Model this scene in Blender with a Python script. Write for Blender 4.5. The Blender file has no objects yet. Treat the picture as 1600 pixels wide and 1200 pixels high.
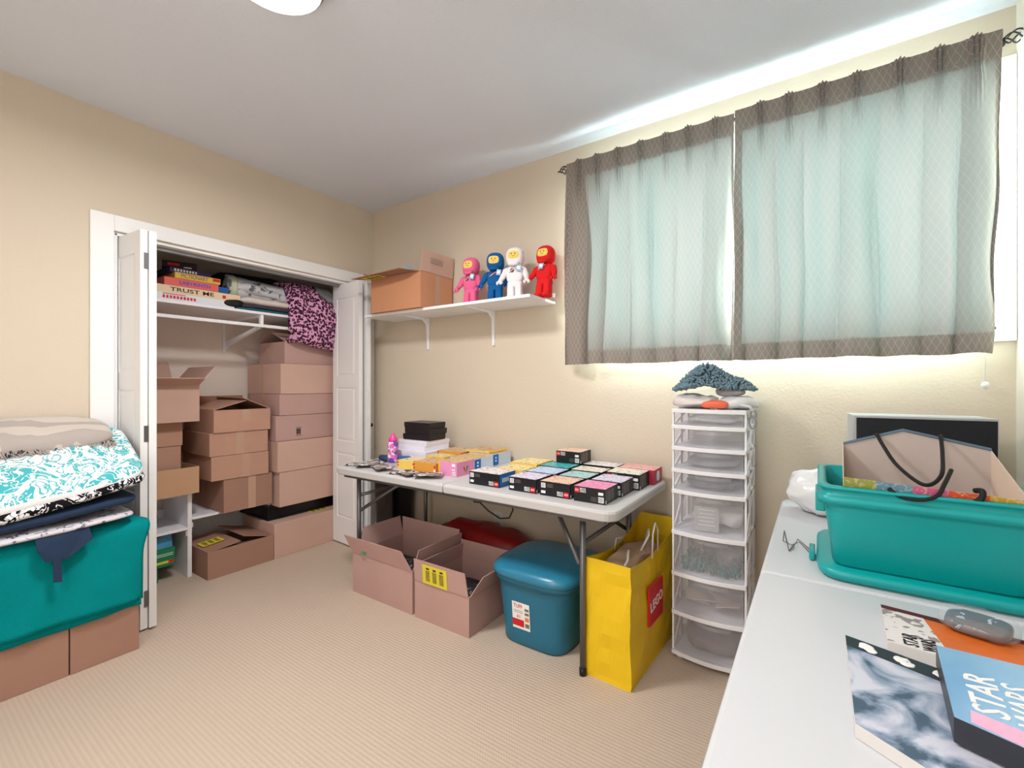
import bpy, bmesh, math, random
from mathutils import Vector, Matrix, noise, Euler
random.seed(7)
PI = math.pi
sc = bpy.context.scene
C = sc.collection

# ---------------------------------------------------------------- camera
cam_d = bpy.data.cameras.new('camera'); cam = bpy.data.objects.new('camera', cam_d); C.objects.link(cam)
cam_d.sensor_width = 36.0; cam_d.lens = 36.0 * 705 / 1600
cam_d.clip_start = 0.02; cam_d.clip_end = 60
cam.location = (0, 0, 1.24); cam.rotation_euler = (PI / 2, 0, math.radians(34.1))
sc.camera = cam
sc.view_settings.view_transform = 'Standard'; sc.view_settings.look = 'None'
sc.view_settings.gamma = 1.0; sc.view_settings.exposure = -0.06
try: sc.view_settings.use_curve_mapping = False
except Exception: pass
sc.cycles.max_bounces = 8; sc.cycles.diffuse_bounces = 5; sc.cycles.glossy_bounces = 3
sc.cycles.transmission_bounces = 4; sc.cycles.transparent_max_bounces = 24
sc.cycles.caustics_reflective = False; sc.cycles.caustics_refractive = False
sc.cycles.sample_clamp_indirect = 6.0

# ---------------------------------------------------------------- world and lights
w = bpy.data.worlds.new('sky'); sc.world = w; w.use_nodes = True
w.node_tree.nodes['Background'].inputs[0].default_value = (0.80, 0.95, 1.0, 1)
w.node_tree.nodes['Background'].inputs[1].default_value = 2.0
def area(name, loc, rot, sx, sy, power, col):
    d = bpy.data.lights.new(name, 'AREA'); d.shape = 'RECTANGLE'; d.size = sx; d.size_y = sy
    d.energy = power; d.color = col
    o = bpy.data.objects.new(name, d); C.objects.link(o); o.location = loc; o.rotation_euler = rot
    return o
# daylight coming in through the window behind the curtains
area('window_daylight', (-0.235, 2.60, 1.92), (-PI/2, 0, 0), 1.56, 0.94, 135, (0.84, 1.0, 0.97))
# ceiling lamp of the room, just out of the top of the frame, and an added fill lamp behind the camera
area('ceiling_lamp_light', (-1.50, 0.80, 2.50), (0, 0, 0), 0.34, 0.34, 38, (1.0, 0.985, 0.985))
area('rear_ceiling_fill', (-0.60, -0.75, 2.50), (0, 0, 0), 0.50, 0.50, 24, (1.0, 0.985, 0.985))
# added frontal fill light in front of the wall behind the camera
area('back_wall_fill', (-0.75, -1.20, 1.25), (PI/2, 0, 0), 1.0, 2.1, 18, (0.97, 0.985, 1.0))

# ---------------------------------------------------------------- materials
def lin(c):
    r = []
    for v in c:
        v = v / 255.0
        r.append(v / 12.92 if v <= 0.04045 else ((v + 0.055) / 1.055) ** 2.4)
    return r
MATS = {}
def M(name, col, rough=0.6, metal=0.0, var=0.0, vscale=8.0, bump=0.0, bscale=60.0, spec=0.4, coat=0.0):
    if name in MATS: return MATS[name]
    m = bpy.data.materials.new(name); m.use_nodes = True; nt = m.node_tree; N = nt.nodes; L = nt.links
    b = N['Principled BSDF']; c = lin(col)
    b.inputs['Base Color'].default_value = (*c, 1); b.inputs['Roughness'].default_value = rough
    b.inputs['Metallic'].default_value = metal; b.inputs['Specular IOR Level'].default_value = spec
    if coat: b.inputs['Coat Weight'].default_value = coat
    tc = None
    if var or bump:
        tc = N.new('ShaderNodeTexCoord')
    if var:
        n = N.new('ShaderNodeTexNoise'); n.inputs['Scale'].default_value = vscale; n.inputs['Detail'].default_value = 4
        L.new(tc.outputs['Object'], n.inputs['Vector'])
        mx = N.new('ShaderNodeMix'); mx.data_type = 'RGBA'
        mx.inputs[6].default_value = (*[max(0, x * (1 - var)) for x in c], 1)
        mx.inputs[7].default_value = (*[min(1, x * (1 + var)) for x in c], 1)
        L.new(n.outputs['Fac'], mx.inputs[0]); L.new(mx.outputs[2], b.inputs['Base Color'])
    if bump:
        n = N.new('ShaderNodeTexNoise'); n.inputs['Scale'].default_value = bscale; n.inputs['Detail'].default_value = 3
        L.new(tc.outputs['Object'], n.inputs['Vector'])
        bp = N.new('ShaderNodeBump'); bp.inputs['Strength'].default_value = bump; bp.inputs['Distance'].default_value = 0.004
        L.new(n.outputs['Fac'], bp.inputs['Height']); L.new(bp.outputs[0], b.inputs['Normal'])
    MATS[name] = m
    return m
def nodes(name, rough=0.7):
    m = bpy.data.materials.new(name); m.use_nodes = True
    MATS[name] = m
    m.node_tree.nodes['Principled BSDF'].inputs['Roughness'].default_value = rough
    return m, m.node_tree.nodes, m.node_tree.links, m.node_tree.nodes['Principled BSDF']
def math_n(N, L, op, a, b=None, c=None):
    n = N.new('ShaderNodeMath'); n.operation = op
    for i, v in enumerate((a, b, c)):
        if v is None: continue
        if isinstance(v, (int, float)): n.inputs[i].default_value = v
        else: L.new(v, n.inputs[i])
    return n.outputs[0]
def mixc(N, L, fac, a, b):
    n = N.new('ShaderNodeMix'); n.data_type = 'RGBA'
    if isinstance(fac, (int, float)): n.inputs[0].default_value = fac
    else: L.new(fac, n.inputs[0])
    for i, v in ((6, a), (7, b)):
        if isinstance(v, (tuple, list)): n.inputs[i].default_value = (*v[:3], 1)
        else: L.new(v, n.inputs[i])
    return n.outputs[2]
def texco(N, kind='Object'):
    return N.new('ShaderNodeTexCoord').outputs[kind]
def noise_n(N, L, vec, scale, detail=3, out='Fac', dist=0.0):
    n = N.new('ShaderNodeTexNoise'); n.inputs['Scale'].default_value = scale; n.inputs['Detail'].default_value = detail
    n.inputs['Distortion'].default_value = dist
    L.new(vec, n.inputs['Vector']); return n.outputs[out]

WALL = M('wall_paint', (213, 200, 181), 0.85, bump=0.25, bscale=90, spec=0.2)
WALLC = M('closet_paint', (236, 222, 212), 0.85, bump=0.2, bscale=90, spec=0.2)
CEIL = M('ceiling_texture', (222, 227, 238), 0.9, bump=0.6, bscale=120, spec=0.1)
WHITE = M('white_paint', (238, 238, 238), 0.45)
MELA = M('white_melamine', (240, 240, 244), 0.4)
VINYL = M('white_vinyl', (245, 246, 248), 0.4)
CARD = M('cardboard', (184, 144, 124), 0.85, var=0.10, vscale=5, bump=0.12, bscale=200, spec=0.15)
CARDL = M('light_cardboard', (200, 166, 151), 0.85, var=0.08, vscale=6, spec=0.15)
CARDD = M('brown_cardboard', (162, 125, 108), 0.85, var=0.10, vscale=6, spec=0.15)
CARDM = M('mauve_cardboard', (186, 152, 144), 0.85, var=0.10, vscale=5, spec=0.15)
TAPE = M('packing_tape', (190, 154, 132), 0.25, spec=0.6)
YLAB = M('yellow_label', (226, 208, 60), 0.6)
INK = M('black_ink', (22, 22, 24), 0.6)
GREYINK = M('grey_ink', (120, 112, 108), 0.6)
PAPER = M('white_paper', (240, 240, 238), 0.7)
PLAT = M('table_plastic', (196, 194, 194), 0.5, bump=0.12, bscale=220)
PLATW = M('white_table_plastic', (208, 210, 214), 0.38, bump=0.06, bscale=220)
STEEL = M('grey_steel', (112, 110, 112), 0.35, metal=0.6)
CHROME = M('chrome', (200, 200, 205), 0.15, metal=1.0)
BLACKP = M('black_plastic', (20, 20, 24), 0.35)
BLACKC = M('black_carton', (24, 23, 28), 0.4)
TEAL = M('teal_plastic', (0, 158, 158), 0.38, spec=0.5)
TEALC = M('teal_towel', (0, 134, 138), 0.95, var=0.08, vscale=12, bump=0.8, bscale=260, spec=0.1)
BLUET = M('blue_tote_plastic', (38, 112, 142), 0.42, var=0.04)
BLUEL = M('blue_lid_plastic', (40, 124, 156), 0.3, spec=0.6)
YBAG = M('yellow_bag_paper', (236, 196, 22), 0.55, var=0.04, spec=0.4)
RED = M('red_print', (206, 30, 38), 0.5)
NAVY = M('navy_cloth', (30, 50, 78), 0.9, var=0.15, vscale=20, bump=0.4, bscale=200)
DKRED = M('red_plastic_sack', (128, 12, 14), 0.45, var=0.2, vscale=9)
KRAFT = M('kraft_paper', (176, 146, 122), 0.8, var=0.08)
WROPE = M('white_rope', (238, 232, 225), 0.7)
BROPE = M('black_rope', (22, 20, 20), 0.7, bump=0.5, bscale=300)
CREAM = M('cream_cloth', (205, 198, 188), 0.9, bump=0.4, bscale=150)
GREYB = M('pale_grey_plastic_bag', (205, 208, 210), 0.35)

def carpet():
    m, N, L, b = nodes('carpet', 0.95); b.inputs['Specular IOR Level'].default_value = 0.1
    v = texco(N)
    sep = N.new('ShaderNodeSeparateXYZ'); L.new(v, sep.inputs[0])
    nz = noise_n(N, L, v, 2.2, 4); fine = noise_n(N, L, v, 260, 2)
    wv = math_n(N, L, 'SINE', math_n(N, L, 'MULTIPLY', sep.outputs[1], 2 * PI / 0.0155))
    wx = math_n(N, L, 'SINE', math_n(N, L, 'MULTIPLY', sep.outputs[0], 2 * PI / 0.011))
    rib = math_n(N, L, 'ADD', math_n(N, L, 'MULTIPLY', wv, 0.5), math_n(N, L, 'MULTIPLY', math_n(N, L, 'MULTIPLY', wv, wx), 0.35))
    base = mixc(N, L, nz, lin((204, 188, 172)), lin((216, 202, 186)))
    f = math_n(N, L, 'ADD', math_n(N, L, 'MULTIPLY', rib, 0.16), math_n(N, L, 'MULTIPLY', fine, 0.55))
    col = mixc(N, L, f, lin((190, 170, 152)), base)
    L.new(col, b.inputs['Base Color'])
    bp = N.new('ShaderNodeBump'); bp.inputs['Strength'].default_value = 0.4; bp.inputs['Distance'].default_value = 0.003
    L.new(math_n(N, L, 'ADD', rib, math_n(N, L, 'MULTIPLY', fine, 0.8)), bp.inputs['Height']); L.new(bp.outputs[0], b.inputs['Normal'])
    return m
CARPET = carpet()

def curtain_mat(name, transl, pattern):
    m, N, L, b = nodes(name)
    N.remove(b); out = N['Material Output']
    v = texco(N, 'UV')
    sep = N.new('ShaderNodeSeparateXYZ'); L.new(v, sep.inputs[0])
    a = math_n(N, L, 'MULTIPLY', sep.outputs[0], 1 / 0.036); c = math_n(N, L, 'MULTIPLY', sep.outputs[1], 1 / 0.052)
    def line(x):
        f = math_n(N, L, 'FRACT', x); return math_n(N, L, 'ABSOLUTE', math_n(N, L, 'SUBTRACT', f, 0.5))
    l1 = line(math_n(N, L, 'ADD', a, c)); l2 = line(math_n(N, L, 'SUBTRACT', a, c))
    mn = math_n(N, L, 'MINIMUM', l1, l2)
    ln = math_n(N, L, 'LESS_THAN', mn, 0.045)
    fine = noise_n(N, L, v, 420, 2)
    base = mixc(N, L, fine, lin((120, 110, 104)), lin((160, 149, 141)))
    col = mixc(N, L, math_n(N, L, 'MULTIPLY', ln, pattern), base, lin((205, 195, 182)))
    d = N.new('ShaderNodeBsdfDiffuse'); t = N.new('ShaderNodeBsdfTranslucent')
    geo = N.new('ShaderNodeNewGeometry')   # the back of the fabric is a white lining
    L.new(mixc(N, L, geo.outputs['Backfacing'], col, (0.80, 0.80, 0.78)), d.inputs['Color'])
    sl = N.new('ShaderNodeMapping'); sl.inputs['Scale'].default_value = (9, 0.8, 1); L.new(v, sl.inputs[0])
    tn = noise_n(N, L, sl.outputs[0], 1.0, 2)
    tcol = mixc(N, L, tn, (0.22, 0.56, 0.54), (0.86, 0.74, 0.72))  # streaks put outdoor light colour and fold shading into the fabric colour
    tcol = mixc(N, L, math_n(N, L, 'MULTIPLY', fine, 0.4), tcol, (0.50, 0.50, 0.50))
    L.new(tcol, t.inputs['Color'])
    mx = N.new('ShaderNodeMixShader'); mx.inputs[0].default_value = transl
    L.new(d.outputs[0], mx.inputs[1]); L.new(t.outputs[0], mx.inputs[2]); L.new(mx.outputs[0], out.inputs[0])
    return m
CURT = curtain_mat('curtain_fabric', 0.040, 0.12)  # fainter lattice paints in how backlight washes the pattern out
CURTD = curtain_mat('curtain_double_unlit_fabric', 0.012, 0.38)

def plastic_clear(name, col, alpha, rough=0.25):
    m, N, L, b = nodes(name)
    N.remove(b); out = N['Material Output']
    tr = N.new('ShaderNodeBsdfTransparent'); tr.inputs[0].default_value = (*[0.85 + 0.15 * x for x in col], 1)
    d = N.new('ShaderNodeBsdfDiffuse'); d.inputs[0].default_value = (*col, 1)
    g = N.new('ShaderNodeBsdfGlossy'); g.inputs[0].default_value = (1, 1, 1, 1); g.inputs[1].default_value = rough
    m1 = N.new('ShaderNodeMixShader'); m1.inputs[0].default_value = 0.12; L.new(d.outputs[0], m1.inputs[1]); L.new(g.outputs[0], m1.inputs[2])
    m2 = N.new('ShaderNodeMixShader'); m2.inputs[0].default_value = alpha; L.new(tr.outputs[0], m2.inputs[1]); L.new(m1.outputs[0], m2.inputs[2])
    L.new(m2.outputs[0], out.inputs[0]); return m
CLEAR = plastic_clear('clear_drawer_plastic', lin((236, 236, 242)), 0.14)
CLEARB = plastic_clear('clear_bin_plastic', lin((240, 240, 246)), 0.10)
FILM = plastic_clear('thin_clear_film', lin((235, 238, 242)), 0.16, 0.10)
WBAG = plastic_clear('thin_white_bag_plastic', lin((245, 245, 247)), 0.82, 0.3)
GLASS = plastic_clear('window_glass', (0.9, 0.97, 0.97), 0.06, 0.03)

def two_tone(name, c1, c2, kind, scale, thr=0.5, rough=0.85, c3=None):
    m, N, L, b = nodes(name, rough); b.inputs['Specular IOR Level'].default_value = 0.2
    v = texco(N)
    if kind == 'leopard':
        nn = N.new('ShaderNodeTexNoise'); nn.inputs['Scale'].default_value = scale * 0.8; L.new(v, nn.inputs['Vector'])
        add = N.new('ShaderNodeVectorMath'); add.operation = 'MULTIPLY_ADD'; add.inputs[1].default_value = (0.010,) * 3
        L.new(nn.outputs['Color'], add.inputs[0]); L.new(v, add.inputs[2])
        vo = N.new('ShaderNodeTexVoronoi'); vo.inputs['Scale'].default_value = scale; L.new(add.outputs[0], vo.inputs['Vector'])
        d = vo.outputs['Distance']
        f = math_n(N, L, 'LESS_THAN', math_n(N, L, 'ABSOLUTE', math_n(N, L, 'SUBTRACT', d, 0.34)), 0.20)
        col = mixc(N, L, f, c1, c2)
    elif kind == 'arab':
        n = noise_n(N, L, v, scale, 1, dist=2.6); n2 = noise_n(N, L, v, scale * 1.9, 0, dist=3.5)
        a1 = math_n(N, L, 'LESS_THAN', math_n(N, L, 'ABSOLUTE', math_n(N, L, 'SUBTRACT', n, 0.5)), 0.045)
        a2 = math_n(N, L, 'GREATER_THAN', n, thr); a3 = math_n(N, L, 'LESS_THAN', math_n(N, L, 'ABSOLUTE', math_n(N, L, 'SUBTRACT', n2, 0.5)), 0.035)
        f = math_n(N, L, 'MAXIMUM', math_n(N, L, 'MAXIMUM', a1, a2), a3)
        col = mixc(N, L, f, c1, c2)
    elif kind == 'swirl':
        wv = N.new('ShaderNodeTexWave'); wv.wave_type = 'RINGS'; wv.rings_direction = 'SPHERICAL'
        wv.inputs['Scale'].default_value = scale; wv.inputs['Distortion'].default_value = 14; wv.inputs['Detail'].default_value = 1.2
        wv.inputs['Detail Scale'].default_value = 1.3
        L.new(v, wv.inputs['Vector'])
        f = math_n(N, L, 'GREATER_THAN', wv.outputs['Fac'], thr)
        col = mixc(N, L, f, c1, c2)
    else:  # specks
        n = noise_n(N, L, v, scale, 4, dist=1.0)
        f = math_n(N, L, 'GREATER_THAN', n, thr)
        col = mixc(N, L, f, c1, c2)
        if c3:
            n2 = noise_n(N, L, v, scale * 0.45, 2); f2 = math_n(N, L, 'GREATER_THAN', n2, 0.56)
            col = mixc(N, L, f2, col, c3)
    L.new(col, b.inputs['Base Color']); return m
LEOP = two_tone('leopard_fleece', lin((216, 158, 192)), lin((60, 22, 48)), 'leopard', 52)
DAMT = two_tone('teal_damask', lin((70, 178, 186)), lin((232, 230, 230)), 'arab', 8.0, 0.60)
DAMB = two_tone('black_damask', lin((236, 236, 240)), lin((14, 14, 20)), 'arab', 9.0, 0.58)
PRSH = two_tone('printed_sheet', lin((214, 212, 220)), lin((120, 110, 124)), 'specks', 34, 0.60, c3=lin((214, 206, 212)))
FLOR = two_tone('floral_quilt', lin((200, 200, 204)), lin((104, 108, 118)), 'specks', 22, 0.58)
FOIL = two_tone('foil_packet_print', lin((206, 200, 198)), lin((34, 34, 44)), 'specks', 34, 0.50, 0.3, c3=lin((140, 124, 120)))
CONT = two_tone('dark_packets', lin((60, 60, 66)), lin((170, 170, 178)), 'specks', 30, 0.6, 0.4)
BUBB = two_tone('printed_figure_pack', lin((52, 76, 92)), lin((190, 205, 214)), 'specks', 16, 0.54, 0.25, c3=lin((96, 84, 84)))

def throw_mat():
    m, N, L, b = nodes('grey_throw', 0.95)
    v = texco(N); sep = N.new('ShaderNodeSeparateXYZ'); L.new(v, sep.inputs[0])
    nz = noise_n(N, L, v, 6, 3)
    s = math_n(N, L, 'SINE', math_n(N, L, 'ADD', math_n(N, L, 'MULTIPLY', sep.outputs[0], 60), math_n(N, L, 'MULTIPLY', nz, 5)))
    f = math_n(N, L, 'GREATER_THAN', s, 0.35)
    L.new(mixc(N, L, f, lin((200, 190, 182)), lin((174, 164, 158))), b.inputs['Base Color'])
    return m
THROW = throw_mat()

def giftprint():
    m, N, L, b = nodes('gift_bag_print', 0.5)
    v = texco(N); sep = N.new('ShaderNodeSeparateXYZ'); L.new(v, sep.inputs[0])
    r = N.new('ShaderNodeValToRGB'); r.color_ramp.interpolation = 'CONSTANT'
    L.new(math_n(N, L, 'ADD', math_n(N, L, 'MULTIPLY', sep.outputs[0], 1 / 0.33), 0.5), r.inputs[0])
    cols = [(0, (160, 158, 70)), (0.2, (110, 146, 166)), (0.41, (220, 96, 136)), (0.6, (226, 84, 40)), (0.80, (212, 160, 50))]
    e = r.color_ramp.elements
    e[0].position = 0; e[0].color = (*lin(cols[0][1]), 1); e[1].position = cols[1][0]; e[1].color = (*lin(cols[1][1]), 1)
    for p, c in cols[2:]:
        x = e.new(p); x.color = (*lin(c), 1)
    n = noise_n(N, L, v, 60, 2, dist=2); f = math_n(N, L, 'GREATER_THAN', n, 0.56)
    L.new(mixc(N, L, math_n(N, L, 'MULTIPLY', f, 0.35), r.outputs[0], lin((240, 225, 200))), b.inputs['Base Color'])
    return m
GIFT = giftprint()
GREYIN = M('grey_bag_lining', (186, 174, 168), 0.8, var=0.06, vscale=12)

# ---------------------------------------------------------------- mesh builder
class MB:
    def __init__(s): s.v = []; s.f = []; s.mi = []; s.sm = []; s.uv = None; s.M = Matrix.Identity(4)
    def at(s, m): s.M = m; return s
    def add(s, vs, fs, mi=0, smooth=False):
        b = len(s.v); s.v += [s.M @ Vector(p) for p in vs]
        for f in fs: s.f.append([b + i for i in f]); s.mi.append(mi); s.sm.append(smooth)
        return s
    def box(s, x0, x1, y0, y1, z0, z1, mi=0):
        vs = [(x, y, z) for z in (z0, z1) for y in (y0, y1) for x in (x0, x1)]
        return s.add(vs, [(0, 2, 3, 1), (4, 5, 7, 6), (0, 1, 5, 4), (1, 3, 7, 5), (3, 2, 6, 7), (2, 0, 4, 6)], mi)
    def boxt(s, x0, x1, y0, y1, z0, z1, tx, ty, mi=0):   # top grows by tx, ty each side
        vs = [(x0, y0, z0), (x1, y0, z0), (x0, y1, z0), (x1, y1, z0), (x0 - tx, y0 - ty, z1), (x1 + tx, y0 - ty, z1), (x0 - tx, y1 + ty, z1), (x1 + tx, y1 + ty, z1)]
        return s.add(vs, [(0, 2, 3, 1), (4, 5, 7, 6), (0, 1, 5, 4), (1, 3, 7, 5), (3, 2, 6, 7), (2, 0, 4, 6)], mi)
    def quad(s, a, b, c, d, mi=0): return s.add([a, b, c, d], [(0, 1, 2, 3)], mi)
    def plate(s, pts, th, mi=0):      # planar polygon with thickness
        n = (Vector(pts[1]) - Vector(pts[0])).cross(Vector(pts[-1]) - Vector(pts[0])).normalized() * th
        k = len(pts); vs = [Vector(p) for p in pts] + [Vector(p) + n for p in pts]
        return s.add(vs, [tuple(range(k))[::-1], tuple(range(k, 2 * k))] + [(i, (i + 1) % k, k + (i + 1) % k, k + i) for i in range(k)], mi)
    def tube(s, pts, r, seg=10, mi=0, close=False):
        pts = [Vector(p) for p in pts]; n = len(pts); rs = r if isinstance(r, (list, tuple)) else [r] * n
        vs = []; up = None
        for i, p in enumerate(pts):
            t = (pts[min(i + 1, n - 1)] - pts[max(i - 1, 0)]).normalized()
            if close: t = (pts[(i + 1) % n] - pts[i - 1]).normalized()
            if up is None: up = Vector((0, 0, 1)) if abs(t.z) < 0.9 else Vector((1, 0, 0))
            a = t.cross(up).normalized(); up = a.cross(t).normalized()
            for k in range(seg):
                th = 2 * PI * k / seg; vs.append(p + (a * math.cos(th) + up * math.sin(th)) * rs[i])
        fs = []
        for i in range(n if close else n - 1):
            j = (i + 1) % n
            for k in range(seg): fs.append((i * seg + k, i * seg + (k + 1) % seg, j * seg + (k + 1) % seg, j * seg + k))
        if not close: fs += [tuple(range(seg))[::-1], tuple(range((n - 1) * seg, n * seg))]
        return s.add(vs, fs, mi, True)
    def lathe(s, prof, c=(0, 0, 0), seg=20, mi=0):
        vs = []; n = len(prof)
        for (r, z) in prof:
            for k in range(seg): vs.append((c[0] + r * math.cos(2 * PI * k / seg), c[1] + r * math.sin(2 * PI * k / seg), c[2] + z))
        fs = [(i * seg + k, i * seg + (k + 1) % seg, (i + 1) * seg + (k + 1) % seg, (i + 1) * seg + k) for i in range(n - 1) for k in range(seg)]
        fs += [tuple(range(seg))[::-1], tuple(range((n - 1) * seg, n * seg))]
        return s.add(vs, fs, mi, True)
    def loft(s, lev, c=(0, 0), seg=48, mi=0, cap=True, smooth=True):   # lev: (z, hx, hy, exponent)
        vs = []
        for (z, hx, hy, e) in lev:
            for k in range(seg):
                a = 2 * PI * (k + 0.5) / seg; ca, sa = math.cos(a), math.sin(a)
                vs.append((c[0] + hx * math.copysign(abs(ca) ** (2 / e), ca), c[1] + hy * math.copysign(abs(sa) ** (2 / e), sa), z))
        n = len(lev)
        fs = [(i * seg + k, i * seg + (k + 1) % seg, (i + 1) * seg + (k + 1) % seg, (i + 1) * seg + k) for i in range(n - 1) for k in range(seg)]
        if cap: fs += [tuple(range(seg))[::-1], tuple(range((n - 1) * seg, n * seg))]
        return s.add(vs, fs, mi, smooth)
    def blob(s, c, h, e=2.4, nz=0.0, ns=6.0, seg=28, ring=16, mi=0, seed=0.0):   # super-ellipsoid with noise
        vs = []; c = Vector(c)
        for i in range(ring + 1):
            ph = -PI / 2 + PI * i / ring
            for k in range(seg):
                a = 2 * PI * k / seg
                f = lambda q: math.copysign(abs(q) ** (2 / e), q)
                p = Vector((h[0] * f(math.cos(ph)) * f(math.cos(a)), h[1] * f(math.cos(ph)) * f(math.sin(a)), h[2] * f(math.sin(ph))))
                if nz:
                    q = (c + p) * ns + Vector((seed, 0, 0)); p += noise.noise_vector(q) * nz + noise.noise_vector(q * 2.7) * nz * 0.4
                vs.append(c + p)
        fs = [(i * seg + k, i * seg + (k + 1) % seg, (i + 1) * seg + (k + 1) % seg, (i + 1) * seg + k) for i in range(ring) for k in range(seg)]
        return s.add(vs, fs, mi, True)
    def text(s, st, size, mat4, mi=0, depth=0.0006, fit=None):
        cu = bpy.data.curves.new('t', 'FONT'); cu.body = st; cu.size = size; cu.extrude = depth; cu.align_x = 'CENTER'; cu.align_y = 'CENTER'
        cu.resolution_u = 2; cu.offset = size * 0.012
        o = bpy.data.objects.new('t', cu); C.objects.link(o)
        me = bpy.data.meshes.new_from_object(o.evaluated_get(bpy.context.evaluated_depsgraph_get()))
        old = s.M
        if fit:
            xs = [v.co.x for v in me.vertices]; wd = max(xs) - min(xs); mat4 = mat4 @ Matrix.Diagonal((fit / wd, 1, 1, 1))
        s.M = old @ mat4
        s.add([v.co.copy() for v in me.vertices], [tuple(p.vertices) for p in me.polygons], mi); s.M = old
        bpy.data.objects.remove(o); bpy.data.curves.remove(cu); bpy.data.meshes.remove(me)
        return s
    def build(s, name, mats, parent=None, bevel=0, sub=0, solid=0, loc=None, rot=None):
        me = bpy.data.meshes.new(name); me.from_pydata([tuple(v) for v in s.v], [], s.f)
        if not isinstance(mats, (list, tuple)): mats = [mats]
        for m in mats: me.materials.append(m)
        me.polygons.foreach_set('material_index', s.mi); me.polygons.foreach_set('use_smooth', s.sm)
        if s.uv:
            ul = me.uv_layers.new(name='UVMap')
            for lp in me.loops: ul.data[lp.index].uv = s.uv[lp.vertex_index]
        if not s.uv: bm = bmesh.new(); bm.from_mesh(me); bmesh.ops.recalc_face_normals(bm, faces=bm.faces); bm.to_mesh(me); bm.free()
        me.update()
        o = bpy.data.objects.new(name, me); C.objects.link(o)
        if parent: o.parent = parent
        if loc is not None: o.location = loc
        if rot is not None: o.rotation_euler = rot
        if solid: md = o.modifiers.new('solid', 'SOLIDIFY'); md.thickness = solid; md.offset = 0
        if bevel: md = o.modifiers.new('bevel', 'BEVEL'); md.width = bevel; md.segments = 2; md.limit_method = 'ANGLE'; md.angle_limit = 0.6
        if sub: md = o.modifiers.new('sub', 'SUBSURF'); md.levels = sub; md.render_levels = sub
        return o

def tag(o, label, cat=None, group=None, kind=None):
    if label: o['label'] = label
    if cat: o['category'] = cat
    if group: o['group'] = group
    if kind: o['kind'] = kind
    return o
def thing(name, label, cat, loc=(0, 0, 0), rz=0, group=None, rot=None):
    o = bpy.data.objects.new(name, None); C.objects.link(o); o.location = loc
    o.rotation_euler = rot if rot else (0, 0, rz); o.empty_display_size = 0.05
    return tag(o, label, cat, group)
def struct(name, mb, mats, label, cat, parent=None, bevel=0):
    o = mb.build(name, mats, parent, bevel=bevel)
    if parent is None: tag(o, label, cat, kind='structure')
    return o
def copy_tree(o, parent=None):
    c = o.copy(); C.objects.link(c)
    if parent: c.parent = parent
    for ch in [x for x in bpy.data.objects if x.parent == o]: copy_tree(ch, c)
    return c
T = Matrix.Translation
def Rx(a): return Matrix.Rotation(a, 4, 'X')
def Ry(a): return Matrix.Rotation(a, 4, 'Y')
def Rz(a): return Matrix.Rotation(a, 4, 'Z')
FRONT = Rx(PI / 2)                       # text facing -y
RIGHT = Rz(PI / 2) @ Rx(PI / 2)          # text facing +x

# ================================================================ THE SETTING
XL, XR, YW, YB, H = -3.035, 0.612, 2.44, -1.25, 2.65
XC = -3.76       # closet back
b = MB().box(XC - .1, XR + .1, YB - .1, YW + .22, -0.12, 0)
struct('floor', b, CARPET, 'beige ribbed carpet floor of the room', 'floor')
b = MB().box(XC - .1, XR + .1, YB - .1, YW + .22, H, H + .1)
struct('ceiling', b, CEIL, 'pale grey stippled ceiling above the room', 'ceiling')
# window wall with its opening
WX0, WX1, WZ0, WZ1 = -1.04, 0.560, 1.445, 2.405
b = MB().box(XC - .1, WX0, YW, YW + .2, 0, H).box(WX1, XR + .1, YW, YW + .2, 0, H).box(WX0, WX1, YW, YW + .2, 0, WZ0).box(WX0, WX1, YW, YW + .2, WZ1, H)
struct('wall_window', b, WALL, 'beige wall with the curtained window and the floating shelf', 'wall')
b = MB().box(XR, XR + .1, YB - .1, YW, 0, H)
struct('wall_right', b, M('right_wall_paint', (226, 220, 208), 0.8, bump=0.2), 'pale cream wall at the right edge beside the white table', 'wall')
b = MB().box(XC - .1, XR, YB - .1, YB, 0, H)
struct('wall_back', b, WALL, 'beige wall behind the photographer', 'wall')
OY0, OY1, OZ = 0.785, 2.345, 2.03
b = MB().box(XL - .11, XL, YB, OY0, 0, H).box(XL - .11, XL, OY1, YW, 0, H).box(XL - .11, XL, OY0, OY1, OZ, H)
struct('wall_left', b, WALL, 'beige wall around the closet opening', 'wall')
b = MB().box(XC - .1, XC, .45, YW, 0, H).box(XC, XL - .11, .45, .55, 0, H)
struct('wall_closet', b, WALLC, 'pale wall at the back of the closet', 'wall')
# casing
b = MB().box(XL, XL + .018, OY0 - .098, OY0 - .004, 0, OZ + .088).box(XL, XL + .018, OY1 + .004, YW - .001, 0, OZ + .088).box(XL, XL + .018, OY0 - .004, OY1 + .004, OZ + .006, OZ + .088)
b.box(XL - .11, XL, OY0 - .004, OY0 + .014, 0, OZ).box(XL - .11, XL, OY1 - .014, OY1 + .004, 0, OZ).box(XL - .11, XL, OY0, OY1, OZ - .014, OZ + .004)
struct('trim_1', b, WHITE, 'white casing and jambs around the closet opening', 'door casing', bevel=.003)
b = MB().box(XL - .075, XL - .045, OY0 + .02, OY1 - .02, OZ - .034, OZ - .014)
struct('trim_2', b, M('grey_metal_track', (150, 150, 152), .4, metal=.7), 'grey metal track under the head of the closet opening', 'door track')
def baseboard(name, x0, x1, y0, y1, lab):
    b = MB().box(x0, x1, y0, y1, 0, .105); struct(name, b, WHITE, lab, 'baseboard', bevel=.004)
baseboard('baseboard_window', XL + .02, XR, YW - .014, YW, 'white baseboard along the window wall behind the folding table')
baseboard('baseboard_left', XL, XL + .014, YB, OY0 - .1, 'white baseboard left of the closet')
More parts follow.
